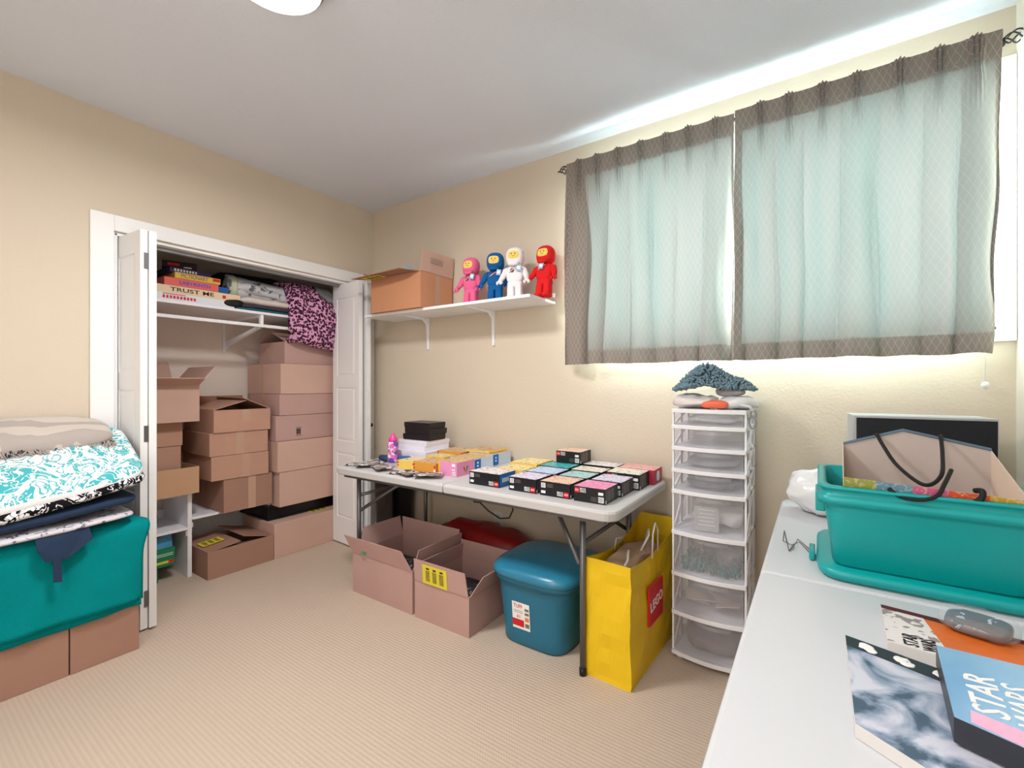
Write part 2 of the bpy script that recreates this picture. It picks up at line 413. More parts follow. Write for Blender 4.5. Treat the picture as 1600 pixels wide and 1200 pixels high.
baseboard('baseboard_right', XR - .014, XR, YB, YW - .014, 'white baseboard along the right wall')
baseboard('baseboard_closet', XC, XC + .014, .55, YW - .002, 'white baseboard at the back of the closet')

# window
wn = thing('window_1', 'wide white framed window behind the two curtains', 'window', ((WX0 + WX1) / 2, YW, WZ0)); wn['kind'] = 'structure'
hw, hh = (WX1 - WX0) / 2, WZ1 - WZ0
b = MB().box(-hw - .055, -hw, -.018, 0, -.045, hh + .055).box(hw, hw + .050, -.018, 0, -.045, hh + .055).box(-hw, hw, -.018, 0, -.045, 0).box(-hw, hw, -.018, 0, hh, hh + .055)
b.build('casing', VINYL, wn, bevel=.002)
b = MB().box(-hw, -hw + .012, 0, .2, 0, hh).box(hw - .012, hw, 0, .2, 0, hh).box(-hw, hw, 0, .2, 0, .012).box(-hw, hw, 0, .2, hh - .012, hh)
b.build('reveal', VINYL, wn)
b = MB()
for x0, x1 in ((-hw + .012, .02), (-.02, hw - .012)):
    b.box(x0, x0 + .04, .06, .11, .012, hh - .012).box(x1 - .04, x1, .06, .11, .012, hh - .012).box(x0, x1, .06, .11, .012, .05).box(x0, x1, .06, .11, hh - .05, hh - .012)
b.build('window_frame', VINYL, wn, bevel=.002)
for x0, x1 in ((-hw + .05, -.02), (.02, hw - .05)):
    MB().box(x0, x1, .082, .088, .05, hh - .05).build('pane', GLASS, wn)

# ceiling lamps
def ceiling_lamp(x, y, r, lab):
    t = thing('ceiling_lamp', lab, 'ceiling lamp', (x, y, H), group='round ceiling lamps')
    MB().lathe([(0.0, -.0), (r, 0), (r, -.03), (r * .95, -.032), (0.0, -.032)]).build('base', M('brushed_nickel', (180, 178, 172), .3, metal=.8), t)
    m = M('opal_glass_lit', (255, 246, 228), .4); bs = m.node_tree.nodes['Principled BSDF']
    bs.inputs['Emission Color'].default_value = (1, .93, .80, 1); bs.inputs['Emission Strength'].default_value = 2.2
    MB().lathe([(r * .92, -.032), (r * .88, -.06), (r * .6, -.095), (r * .25, -.108), (0.001, -.11)], seg=28).build('lamp_shade', m, t)
ceiling_lamp(-1.50, .80, .17, 'round frosted ceiling lamp in the middle of the room')
ceiling_lamp(-.60, -.75, .2, 'round frosted ceiling lamp added behind the camera as fill light')  # unseen lamp body added with the rear fill light

# ================================================================ CURTAINS
def curtain(x0, x1, pleats, z0, z1, lab, seed, skew=0.0):
    t = thing('curtain', lab, 'curtain', ((x0 + x1) / 2, 2.345, z0), group='pinch pleated curtain panels')
    cx = (x0 + x1) / 2; nx = 330; zs = []
    nzr = 46
    mb = MB(); vs = []; uv = []; fs = []; mi = []
    cloth_w = (x1 - x0) * 1.6
    for j in range(nzr + 1):
        v = j / nzr; z = z0 + (z1 - z0) * v; d = z1 - z     # d below the top
        for i in range(nx + 1):
            s = i / nx; x = x0 + (x1 - x0) * s
            # nearest pleat
            k = min(range(len(pleats)), key=lambda q: abs(pleats[q] - x)); p = pleats[k]; u = x - p
            # heading: three thin ridges pinched at d=.095
            pin = math.exp(-((d - .10) / .055) ** 2)
            env = math.exp(-(u / .019) ** 2)
            ridg = env * (0.020 + .012 * math.cos(u * 2 * PI / .013)) * (1.0 if d < .10 else math.exp(-((d - .10) / .10) ** 2))
            y = -ridg
            # folds that open downwards
            amp = min(1, max(0, (d - .07) / .45)) ** .8
            # phase: distance between pleats
            if k > 0 and u < 0: g = p - pleats[k - 1]
            elif k < len(pleats) - 1 and u > 0: g = pleats[k + 1] - p
            else: g = .14
            ph = u / g * 2 * PI
            n1 = noise.noise(Vector((x * 7 + seed, z * 1.6, seed))); n2 = noise.noise(Vector((x * 17 + seed, z * 2.2, 3 + seed)))
            y -= amp * (.042 * math.copysign(abs(math.cos(ph * .5 + n1 * .8)) ** .6, 1) * 1.0 + .028 * n1 + .014 * n2) * (0.8 + .3 * math.sin(seed + k * 2.1)) - amp * .024
            # soft crease beside the pinch
            y += .010 * pin * (1 - env) * math.exp(-(abs(u) / .05) ** 2)
            xx = x + pin * -u * .28 * math.exp(-(u / .045) ** 2) + amp * .006 * n2 * 2
            zz = z
            if j == 0: zz += .006 * noise.noise(Vector((x * 9, seed, 0)))
            edge = 0
            if seed > 4: xx += max(0, (s - .9) / .1) * (-.022 * (1 - v) + .006 * math.sin(v * 16) * (1 - v))
            if seed < 4 and s < .02: xx -= .012 * math.sin(v * 3)
            if seed < 4: xx -= (1 - v) * .012 * (1 - s)
            vs.append((xx - cx, y, zz - z0)); uv.append((s * cloth_w, z))
    W = nx + 1
    for j in range(nzr):
        zc = z0 + (z1 - z0) * (j + .5) / nzr
        for i in range(nx):
            fs.append((j * W + i, j * W + i + 1, (j + 1) * W + i + 1, (j + 1) * W + i))
            dbl_or_unlit = zc < z0 + .085 or zc > z1 - .11 or i < (46 if seed < 4 else 12) or i > nx - 6  # hem, heading and edges doubled; wide left end also paints missing backlight
            mi.append(1 if dbl_or_unlit else 0)
    mb.v = [Vector(p) for p in vs]; mb.f = [list(f) for f in fs]; mb.mi = mi; mb.sm = [True] * len(fs); mb.uv = uv
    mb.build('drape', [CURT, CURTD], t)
    for p in pleats: MB().tube([(p - cx, .004, z1 - z0 - .03), (p - cx, .018, z1 - z0 - .02), (p - cx, .018, z1 - z0 + .0)], .0025, 6).build('hook', CHROME, t)
    return t
curtain(-1.205, -.325, [-1.125, -1.015, -.895, -.77, -.64, -.53, -.405], 1.352, 2.515, 'left pinch pleated curtain panel, its left end hanging over plain wall', 1.3)
curtain(-.322, .556, [-.215, -.105, .018, .135, .27, .385, .485], 1.352, 2.525, 'right pinch pleated curtain panel, ending near the right wall', 7.7)
rt = thing('curtain_rod', 'dark metal curtain rod with twisted cage finials above the window', 'curtain rod', (-.32, 2.385, 2.505))
MB().tube([(-.90, 0, 0), (.88, 0, 0)], .008, 12).build('rod', BLACKP, rt)
for sx in (-1, 1):
    mb = MB()
    xb = sx * .885
    for q in range(4):
        pts = []
        for k in range(13):
            u = k / 12; r = .020 * math.sin(PI * u) + .002; a = q * PI / 2 + u * PI * 1.1
            pts.append((xb + sx * .065 * u, r * math.cos(a), r * math.sin(a)))
        mb.tube(pts, .0028, 6)
    mb.tube([(xb + sx * .063, 0, 0), (xb + sx * .078, 0, 0)], .004, 8)
    mb.build('finial', BLACKP, rt)
    MB().tube([(sx * .875, 0, 0), (sx * .875, .05, 0)], .006, 8).lathe([(.016, 0), (.016, .004)], (sx * .875, .0, -.02)).build('bracket', BLACKP, rt)
bc = thing('blind_cord', 'thin white pull cord with a small ball hanging below the right curtain', 'cord', (.522, 2.400, 1.235))
MB().tube([(0, 0, .01), (0, 0, .30), (0, .012, .45)], .0015, 6).build('cord', PAPER, bc)
MB().blob((0, 0, 0), (.012, .012, .014), 2).build('ball', PAPER, bc)

# ================================================================ BIFOLD DOORS
def door_leaf(parent, a, b_, side, name='door_leaf', knob=None):
    """leaf standing between floor points a and b_; panels on the face towards 'side' (+1/-1 of its normal)"""
    a = Vector((*a, 0)); b_ = Vector((*b_, 0)); L_ = (b_ - a).length; ang = math.atan2(b_.y - a.y, b_.x - a.x)
    th = .031; z0, z1 = .012, 2.012
    mb = MB(); st = .058
    rows = [(z0 + .20, z0 + .70), (z0 + .79, z0 + 1.20), (z0 + 1.29, z1 - .11)]
    mb.box(0, L_, -th / 2 + .005, th / 2 - .005, z0, z1)
    for sgn in (-1, 1):
        y0, y1 = sorted((sgn * (th / 2 - .005), sgn * th / 2))
        mb.box(0, st, y0, y1, z0, z1).box(L_ - st, L_, y0, y1, z0, z1)
        zz = [z0] + [q for r in rows for q in r] + [z1]
        for i in range(0, len(zz), 2): mb.box(st, L_ - st, y0, y1, zz[i], zz[i + 1])
        for r0, r1 in rows:   # raised field
            yy0, yy1 = sorted((sgn * (th / 2 - .005), sgn * (th / 2 - .001)))
            g = .022
            c0 = [(st + g, r0 + g), (L_ - st - g, r0 + g), (L_ - st - g, r1 - g), (st + g, r1 - g)]
            e0 = [(st + g * .35, r0 + g * .35), (L_ - st - g * .35, r0 + g * .35), (L_ - st - g * .35, r1 - g * .35), (st + g * .35, r1 - g * .35)]
            ya = sgn * (th / 2 - .001); yb = sgn * (th / 2 - .005)
            vs = [(x, ya, z) for x, z in c0] + [(x, yb, z) for x, z in e0]
            mb.add(vs, [(0, 1, 2, 3)] + [(i, (i + 1) % 4, 4 + (i + 1) % 4, 4 + i) for i in range(4)])
    o = mb.build(name, WHITE, parent, loc=a - parent.location, rot=(0, 0, ang))
    if knob:
        d, sg = knob
        k = MB().at(T((d, sg * th / 2, .925)) @ Rx(-sg * PI / 2)).lathe([(.010, 0), (.006, .006), (.005, .014), (.013, .020), (.016, .028), (.012, .036), (0.001, .038)])
        k.build('knob', CHROME if sg * 1 < 0 else BLACKP, o)
    return o
d1 = thing('door_1', 'white folded bifold door pair at the left of the closet', 'bifold door', (-2.95, .85, 0)); d1['kind'] = 'structure'
door_leaf(d1, (-3.10, .815), (-2.795, .838), -1, knob=(.215, -1))
door_leaf(d1, (-2.785, .872), (-3.10, .876), -1)
MB().box(.150, .158, -.012, .03, .12, .2).box(.150, .158, -.012, .03, .95, 1.03).box(.150, .158, -.012, .03, 1.82, 1.9).build('hinge', STEEL, d1)
d2 = thing('door_2', 'white folded bifold door pair at the right of the closet beside the table', 'bifold door', (-2.98, 2.22, 0)); d2['kind'] = 'structure'
door_leaf(d2, (-3.172, 2.178), (-2.815, 2.150), -1)
door_leaf(d2, (-3.172, 2.215), (-2.815, 2.225), 1, knob=(.33, 1))

# ================================================================ CARTONS
def carton(label, x0, x1, y0, y1, z0, z1, mat=None, rz=0.0, flaps=None, tape=None, group=None, labels=(), seam=True, name='cardboard_box', fl=None, inner=None):
    """flaps: dict side-> angle deg from flat closed (0) ; sides 'x-','x+','y-','y+'. None = closed box"""
    mat = mat or CARD; cx, cy = (x0 + x1) / 2, (y0 + y1) / 2
    t = thing(name, label, 'box', (cx, cy, z0), math.radians(rz), group)
    hx, hy, h = (x1 - x0) / 2, (y1 - y0) / 2, z1 - z0; th = .005
    if flaps is None:
        MB().box(-hx, hx, -hy, hy, 0, h).build('body', mat, t, bevel=.0025)
        if seam: MB().box(-.0015, .0015, -hy + .002, hy - .002, h - .001, h + .0006).build('top_seam', M('seam_line', (96, 66, 50), .9), t)  # dark brown line along the joint of the top flaps
    else:
        b = MB().box(-hx, hx, -hy, hy, 0, th).box(-hx, -hx + th, -hy, hy, th, h).box(hx - th, hx, -hy, hy, th, h).box(-hx + th, hx - th, -hy, -hy + th, th, h).box(-hx + th, hx - th, hy - th, hy, th, h)
        b.build('body', mat, t)
        L = fl or min(hx, hy)
        for side, ang in flaps.items():
            a, ln = (math.radians(ang[0]), ang[1]) if isinstance(ang, tuple) else (math.radians(ang), L)
            c, s = math.cos(a) * ln, math.sin(a) * ln
            e = .003; t0, t1 = (ang[2], ang[3]) if isinstance(ang, tuple) and len(ang) > 2 else (0, 0)
            if side == 'x-': pts = [(-hx, -hy + e, h), (-hx, hy - e, h), (-hx + c, hy - e - t1, h + s), (-hx + c, -hy + e + t0, h + s)]
            if side == 'x+': pts = [(hx, -hy + e, h), (hx, hy - e, h), (hx - c, hy - e - t1, h + s), (hx - c, -hy + e + t0, h + s)]
            if side == 'y-': pts = [(-hx + e, -hy, h), (hx - e, -hy, h), (hx - e - t1, -hy + c, h + s), (-hx + e + t0, -hy + c, h + s)]
            if side == 'y+': pts = [(-hx + e, hy, h), (hx - e, hy, h), (hx - e - t1, hy - c, h + s), (-hx + e + t0, hy - c, h + s)]
            MB().plate(pts, .004).build('flap', mat, t)
        if inner: MB().blob((0, 0, inner[0] / 2 + th), (hx - .012, hy - .012, inner[0] / 2), 6, .008, 14).build('contents', inner[1], t)
    if tape:
        side, pos = tape; w_ = .025; g = .0008
        if side == 'x+': b = MB().box(hx, hx + g, pos - w_, pos + w_, h * .45, h)
        if side == 'y-': b = MB().box(pos - w_, pos + w_, -hy - g, -hy, h * .2, h)
        if side == 'y-f': b = MB().box(pos - w_, pos + w_, -hy - g, -hy, 0, h)
        if side == 'x+f': b = MB().box(hx, hx + g, pos - w_, pos + w_, 0, h)
        b.build('tape', TAPE, t)
    for (pm, sw, sh) in labels:    # shipping labels: matrix, width, height
        b = MB().at(pm); b.box(-sw / 2, sw / 2, -sh / 2, sh / 2, 0, .0007, 0)
        for q in range(3):
            xx = -sw * .28 + q * sw * .28
            for r in range(6): b.box(xx - .011 * sw / .14 + r * .004 * sw / .14, xx - .009 * sw / .14 + r * .004 * sw / .14, -sh * .35, sh * .22, .0007, .0011, 1)
            b.box(xx - .01, xx + .012, sh * .27, sh * .36, .0007, .0011, 1)
        tag(b.build('shipping_label', [YLAB, INK], t), 'yellow shipping label')
    return t
GA = 'left stack of closet boxes'; GB = 'middle stack of closet boxes'; GC = 'right stack of closet boxes'
# stack A (left, on the cube shelf)
carton('open tray-like cardboard box at the bottom of the left closet stack', -3.72, -3.275, .86, 1.268, .548, .715, M('tan_cardboard', (196, 156, 122), .85, var=.05), flaps={}, group=GA)
carton('cardboard box standing inside the open tray in the left closet stack', -3.69, -3.335, .89, 1.190, .556, .850, CARD, group=GA)
carton('cardboard box under the open-flapped one in the left closet stack', -3.69, -3.33, .89, 1.197, .852, 1.000, CARD, group=GA)
carton('tall cardboard box with raised flaps on top of the left closet stack', -3.66, -3.255, .88, 1.262, 1.004, 1.235, CARDL, flaps={'x+': (155, .10), 'x-': (118, .17), 'y+': (128, .15), 'y-': (110, .12)}, group=GA, tape=('x+', -.06))
# stack B (middle, on the side shelf)
carton('deep cardboard box at the bottom of the middle closet stack, jutting right', -3.70, -3.250, 1.402, 1.722, .383, .604, CARDD, group=GB, tape=('x+f', .02))
carton('cardboard box second from the bottom of the middle closet stack', -3.70, -3.243, 1.330, 1.695, .606, .764, CARD, group=GB, tape=('x+f', .03), rz=-1)
carton('cardboard box second from the top of the middle closet stack', -3.70, -3.245, 1.318, 1.690, .766, .918, CARD, group=GB, rz=-.5, tape=('x+f', .0))
carton('cardboard box with half-lifted flaps on top of the middle closet stack', -3.68, -3.235, 1.335, 1.700, .920, 1.068, CARD, flaps={'y-': (16, .21), 'y+': (24, .20), 'x-': (60, .1)}, group=GB, tape=('x+', .02))
# stack C (right)
carton('long flat cardboard box on the closet floor under the right stack', -3.62, -3.178, 1.700, 2.300, .0, .245, CARDL, group='boxes on the closet floor', labels=[(T((.12, .10, .2455)) @ Rz(PI / 2), .16, .07)])
carton('low cardboard box with loosely closed flaps on the closet floor', -3.56, -3.178, 1.278, 1.694, .0, .172, CARDD, flaps={'y-': (6, .20), 'y+': (15, .205), 'x-': (8, .10), 'x+': (-12, .10)}, group='boxes on the closet floor',
       labels=[(T((.03, -.125, .1915)) @ Rx(math.radians(6)) @ Rz(PI / 2), .13, .10)])
b = MB().box(-.21, .21, -.29, .29, 0, .012).box(-.205, .205, -.285, .285, .012, .085).box(-.21, .21, -.29, .29, .085, .1)
o = b.build('storage_case', BLACKP, bevel=.004, loc=(-3.50, 2.0, .2475)); tag(o, 'long flat black case lying between the floor box and the right closet stack', 'case')
carton('large cardboard box at the bottom of the right closet stack', -3.68, -3.205, 1.752, 2.320, .350, .600, CARDL, group=GC)
carton('large cardboard box second from the bottom of the right closet stack', -3.68, -3.200, 1.735, 2.310, .602, .822, CARDL, group=GC)
carton('cardboard box with a small printed mark, third from the bottom of the right closet stack', -3.68, -3.225, 1.735, 2.300, .824, 1.008, CARDM, group=GC)
bb = MB().at(T((-3.2245, 1.905, .885)) @ RIGHT)
for r in range(9): bb.box(-.016 + r * .004, -.014 + r * .004, -.02, .022, -.0005, .0008)
bb.box(-.02, .022, .028, .031, -.0005, .0008).box(-.02, .022, -.03, -.027, -.0005, .0008)
for q in [o for o in bpy.data.objects if o.get('label', '').startswith('cardboard box with a small printed')]:
    m_ = bb.build('printed_mark', INK, q); m_.matrix_parent_inverse = T(q.location).inverted()
carton('cardboard box with a taped side, third from the top of the right closet stack', -3.66, -3.220, 1.760, 2.300, 1.010, 1.165, CARDM, group=GC, tape=('y-f', .0))
carton('wide cardboard box with taped left side, second from the top of the right closet stack', -3.69, -3.215, 1.765, 2.310, 1.167, 1.388, CARDL, group=GC, tape=('y-f', -.02))
carton('cardboard box with a tented flap and yellow label on top of the right closet stack', -3.61, -3.245, 1.810, 2.300, 1.390, 1.553, CARDM, flaps={'x+': (22, .21), 'x-': (38, .19), 'y+': (70, .08)}, group=GC, tape=('y-', .0),
       labels=[(T((.075, -.07, .212)) @ Ry(math.radians(22)) @ Rz(PI / 2), .16, .11)])

# cube shelf in the closet
sh = thing('cube_shelf', 'white cube shelf unit on the closet floor under the box stacks', 'shelf unit', (-3.54, 1.24, 0))
b = MB(); b.box(-.2, .2, -.012, .012, 0, .545)
b.build('divider', MELA, sh, bevel=.001)
b = MB(); b.box(-.2, .2, -.40, -.384, 0, .545); b.build('side_panel', MELA, sh)
MB().box(-.2, .2, .50, .516, 0, .378).build('side_panel', MELA, sh)
MB().box(-.2, .2, -.384, -.012, .306, .322).build('shelf_board', MELA, sh)
MB().box(-.2, .2, -.384, -.012, .529, .545).build('shelf_board', MELA, sh)
MB().box(-.2, .2, .012, .50, .364, .380).build('shelf_board', MELA, sh)
MB().box(-.2, -.19, -.384, .50, .1, .378).build('back_panel', MELA, sh)
MB().box(.19, .200, .012, .020, .315, .345).box(.19, .2, -.022, -.012, .268, .30).build('bracket', M('pink_plastic', (226, 196, 196), .5), sh)
def small_green(x, y, z, sx, sy, sz, lab):
    t = thing('toy_set_box', lab, 'box', (x, y, z), group='green boxes under the cube shelf')
    MB().box(-sx / 2, sx / 2, -sy / 2, sy / 2, 0, sz).build('body', M('green_carton', (22, 128, 84), .45), t, bevel=.001)
    b = MB().at(T((sx / 2, 0, sz / 2)) @ RIGHT)
    b.box(-.02, sy / 2 - .02, -.035, -.02, 0, .001, 0).box(.0, sy / 2 - .01, sz * .1, sz * .13, 0, .001, 2).box(.0, sy / 2 - .01, sz * .2, sz * .23, 0, .001, 2).box(sy / 2 - .035, sy / 2 - .008, -.04, -.02, 0, .0015, 1)
    b.build('front_print', [YLAB, RED, PAPER], t)
small_green(-3.50, .99, 0, .20, .20, .10, 'small green toy set box on the closet floor')
small_green(-3.47, 1.02, .10, .20, .30, .11, 'larger green toy set box stacked second under the cube shelf')
o = MB().add([(-.09, -.15, 0), (.10, -.15, 0), (.10, .13, 0), (-.09, .13, 0), (-.09, -.15, .06), (.08, -.15, .05), (.08, .13, .078), (-.09, .13, .078)], [(0, 3, 2, 1), (4, 5, 6, 7), (0, 1, 5, 4), (1, 2, 6, 5), (2, 3, 7, 6), (3, 0, 4, 7)]).build('toy_set_box', M('blue_print_carton', (70, 140, 180), .45, var=.5, vscale=12), loc=(-3.48, 1.03, .212))
tag(o, 'blue printed toy box on top of the green boxes', 'box')

# ================================================================ CLOSET SHELF
cs = thing('closet_shelf', 'white closet shelf with a hanging rail carrying games and bedding', 'shelf', (-3.48, 1.44, 1.727))
MB().box(-.28, .262, -.88, .995, 0, .018).build('shelf_board', MELA, cs, bevel=.002)
MB().box(.225, .245, -.88, .995, -.088, -.066).build('rail', MELA, cs, bevel=.004)
for y in (.19,):
    MB().plate([(.25, y, -.001), (.25, y, -.088), (.225, y, -.088), (.225, y, -.02), (-.27, y, -.02), (-.27, y, -.001)], .02).build('bracket', MELA, cs)
    b = MB(); b.plate([(.235, y, -.07), (.235, y, -.088), (-.255, y, -.20), (-.28, y, -.225), (-.28, y, -.16), (-.26, y, -.165)], .02)
    b.box(-.28, -.27, y - .02, y, -.25, -.001); b.build('brace', MELA, cs)
ZS = 1.746
def game(label, x0, x1, y0, y1, z0, z1, mat, word=None, wm=None, size=.03, wy=None, fit=None, extra=None, rz=0):
    t = thing('board_game', label, 'board game', ((x0 + x1) / 2, (y0 + y1) / 2, z0), math.radians(rz), 'board games stacked on the closet shelf')
    hx, hy, h = (x1 - x0) / 2, (y1 - y0) / 2, z1 - z0
    MB().box(-hx, hx, -hy, hy, 0, h).build('box_body', mat, t, bevel=.001)
    if word or extra:
        b = MB(); mats = [wm or INK, PAPER, RED]
        if word: b.text(word, size, T((hx + .0006, wy or 0, h / 2)) @ RIGHT, 0, fit=fit)
        for e in (extra or []): b.box(hx, hx + .0006, e[0], e[1], e[2], e[3], e[4])
        b.build('spine_print', mats, t)
    return t
game('white jigsaw puzzle box with red and blue lettering at the bottom of the games pile', -3.62, -3.235, .86, 1.46, ZS, 1.792, M('white_game', (226, 228, 236), .4), None, RED, .026, .05, .14, [(-.20 + .0, -.15, .006, .040, 0), (-.10, .02, .036, .041, 2)] + [(-.10 + q * .018, -.088 + q * .018, .012, .030, 2) for q in range(10)])
game('cream game box lettered TRUST ME, second from the bottom of the games pile', -3.60, -3.240, .98, 1.50, 1.793, 1.838, M('cream_game', (232, 208, 172), .5), 'TRUST ME', INK, .034, -.02, .24, [(.15, .17, .01, .03, 2)])
game('pink and orange maze game box with blue lettering, third from the bottom of the pile', -3.55, -3.245, 1.072, 1.368, 1.839, 1.888, M('pink_game', (226, 104, 96), .5), 'LABYRINTH', M('blue_ink', (40, 90, 200), .5), .032, .015, .17)
game('yellow drawing game box with grey lettering in the games pile', -3.55, -3.242, 1.125, 1.378, 1.889, 1.926, M('yellow_game', (222, 184, 82), .5), 'PICTIONARY', GREYINK, .036, -.02, .15, [(.082, .124, .015, .033, 2)])
game('purple game box with white lettering, second from the top of the pile', -3.56, -3.260, 1.105, 1.330, 1.927, 1.958, M('purple_game', (60, 40, 90), .5), None, PAPER, .030, -.03, .12, [(-.09 + q * .016, -.080 + q * .016, .008, .022, 1) for q in range(8)])
game('black game box turned askew on top of the games pile', -3.50, -3.27, 1.110, 1.285, 1.959, 1.998, M('black_game', (30, 14, 16), .4), None, None, .02, 0, None, [(-.06, .0, .012, .028, 2), (.02, .06, .004, .01, 1)], rz=-18)
for k, (y0, y1, z0, h, c) in enumerate([(.86, 1.00, 1.793, .055, (70, 66, 66)), (.86, 1.02, 1.848, .05, (60, 60, 64))]):
    o = MB().box(-.16, .16, (y0 - y1) / 2 + .001, (y1 - y0) / 2 - .03, 0, h).build('board_game', M('dark_game_%d' % k, c, .5), bevel=.001, loc=(-3.45, (y0 + y1) / 2 - .02, z0))
    tag(o, ['dark grey box at the far left end of the closet shelf, lower of two', 'dark grey box at the far left end of the closet shelf, upper of two'][k], 'box', 'dark boxes left of the games pile')
o = MB().box(-.06, .06, -.027, .027, 0, .042).build('small_box', M('bright_blue_card', (20, 92, 172), .5), bevel=.001, loc=(-3.32, 1.400, 1.839)); tag(o, 'small bright blue box beside the maze game', 'box')

def soft(name, label, cat, c, h, mat, e=2.6, nz=.012, ns=7, seed=0., rot=None, group=None, parent=None, seg=40, ring=24):
    b = MB().blob((0, 0, 0), h, e, nz, ns, seg, ring, seed=seed)
    o = b.build(name, mat, parent, loc=c, rot=rot)
    if not parent: tag(o, label, cat, group)
    return o
# rolled mat with a pale green end
rm = thing('rolled_quilt', 'rolled grey floral quilt with pale green lining, open end beside the games', 'quilt', (-3.36, 1.46, 1.905), rot=(0, 0, math.radians(-6)))
b = MB()
pr = []
for k in range(60):
    a = k / 59 * 2 * PI * 2.3; r = .03 + .052 * k / 59
    pr.append((r * math.cos(a), r * math.sin(a)))
vs = []; nY = 24
for j in range(nY + 1):
    for (px_, pz_) in pr:
        y = j / nY * .52; n = noise.noise(Vector((px_ * 12, y * 6, pz_ * 12))) * .007 * min(1, j / 3)
        sq = 1 - .18 * (j / nY)
        vs.append((px_ * (1 + n * 9) * sq, y, pz_ * (1 + n * 9) * sq - .03 * j / nY))
W_ = len(pr); fs = [(j * W_ + i, j * W_ + i + 1, (j + 1) * W_ + i + 1, (j + 1) * W_ + i) for j in range(nY) for i in range(W_ - 1)]
b.add(vs, fs, 0, True); b.build('quilt_roll', FLOR, rm, solid=.012)
MB().lathe([(.080, 0), (.086, .012), (.086, .030), (.080, .042)], seg=36).build('lining_band', M('pale_green_cloth', (196, 204, 176), .9, var=.1), rm, rot=(-PI / 2, 0, 0), loc=(0, .01, 0))
soft('duffel_bag', 'black sleeping bag lying along the back of the closet shelf', 'bag', (-3.53, 1.75, 1.965), (.10, .34, .085), M('black_nylon', (22, 24, 36), .6), nz=.015)
soft('folded_quilt', 'grey floral quilt heap in the middle of the closet shelf', 'quilt', (-3.34, 1.70, 1.885), (.10, .24, .045), FLOR, nz=.02, rot=(math.radians(-9), 0, 0), seed=3)
soft('pillow', 'cream printed pillow under the floral quilt on the closet shelf', 'pillow', (-3.32, 1.72, 1.815), (.12, .24, .030), M('cream_print', (214, 204, 198), .9, var=.15, vscale=30), nz=.012, seed=8)
soft('folded_blanket', 'dark plum folded blanket under the cream pillow', 'blanket', (-3.34, 1.73, 1.778), (.13, .25, .016), M('plum_cloth', (66, 54, 66), .9), nz=.006, e=4)
soft('folded_sheet', 'teal folded sheet at the front edge of the closet shelf', 'sheet', (-3.36, 1.70, 1.756), (.14, .26, .009), M('deep_teal_cloth', (24, 104, 124), .9, var=.3, vscale=20), nz=.004, e=4)
soft('mesh_pouch', 'black mesh pouch beside the cream pillow on the shelf', 'pouch', (-3.27, 1.455, 1.776), (.05, .07, .028), M('black_mesh', (18, 18, 20), .7), nz=.012)
# leopard blanket hanging over the shelf edge
lb = thing('leopard_blanket', 'pink and black leopard print blanket hanging over the right end of the shelf', 'blanket', (-3.20, 2.01, 1.75))
b = MB(); vs = []; nu, nv = 40, 44
prof = [(-.26, .23), (-.16, .26), (-.05, .23), (.03, .12), (.06, .0), (.062, -.10), (.055, -.19), (.03, -.215), (-.005, -.20)]
def pl(t_):
    q = t_ * (len(prof) - 1); i = min(int(q), len(prof) - 2); f = q - i
    return Vector((prof[i][0] * (1 - f) + prof[i + 1][0] * f, 0, prof[i][1] * (1 - f) + prof[i + 1][1] * f))
for j in range(nv + 1):
    for i in range(nu + 1):
        s_ = i / nu; y = -.185 + .385 * s_; p = pl(j / nv)
        taper = 1 - .18 * max(0, (j / nv - .55)) ; yy = y * taper
        ed = 1 - abs(2 * s_ - 1) ** 6
        q = Vector((y * 7, j * .11, 2.0)); n = noise.noise(q) * .025 + noise.noise(q * 2.3) * .010
        vs.append((p.x + n - .07 * (1 - ed), yy, p.z + n * .6 - (.03 * s_ if j > 30 else 0) + (.02 if j > 30 else 0) * (1 - s_) - .12 * max(0, s_ - .55) * (1 if j < 16 else 0) * 2))
b.add(vs, [(j * (nu + 1) + i, j * (nu + 1) + i + 1, (j + 1) * (nu + 1) + i + 1, (j + 1) * (nu + 1) + i) for j in range(nv) for i in range(nu)], 0, True)
b.build('blanket_fold', LEOP, lb, solid=.022)
MB().blob((.02, .02, -.17), (.032, .15, .040), 3, .008, 9).build('lining_edge', M('lilac_cloth', (176, 156, 200), .9), lb)
soft('plastic_bag', 'pale grey plastic bag behind the leopard blanket at the right end of the shelf', 'bag', (-3.38, 2.15, 1.93), (.12, .13, .10), GREYB, nz=.02, seed=4)

# ================================================================ WALL SHELF
ws = thing('wall_shelf', 'long white shelf on two brackets carrying a carton and four astronaut dolls', 'shelf', (-2.03, 2.29, 1.727))
MB().box(-.735, .70, -.15, .148, 0, .018).build('shelf_board', MELA, ws, bevel=.0015)
for x in (-.368, .235):
    b = MB()
    pts = []
    for k in range(9):
        a = k / 8 * PI / 2; pts.append((x, .145 - .012 - .03 * (1 - math.sin(a)) , -.012 - .03 * (1 - math.cos(a))))
    b.plate([(x - .009, -.135, -.001), (x - .009, -.135, -.008), (x - .009, .09, -.018), (x - .009, .125, -.05), (x - .009, .135, -.23), (x - .009, .148, -.235), (x - .009, .148, -.001)], .018)
    b.build('bracket', MELA, ws, bevel=.002)
ZW = 1.746
wb = thing('cardboard_box', 'open cardboard box with spread flaps on the left of the wall shelf', 'box', (-2.40, 2.265, ZW))
hx, hy, h = .248, .155, .24; th = .005
MB().box(-hx, hx, -hy, hy, 0, th).box(-hx, -hx + th, -hy, hy, th, h).box(hx - th, hx, -hy, hy, th, h).box(-hx + th, hx - th, -hy, -hy + th, th, h).box(-hx + th, hx - th, hy - th, hy, th, h).build('body', M('orange_cardboard', (196, 140, 104), .85, var=.05), wb)
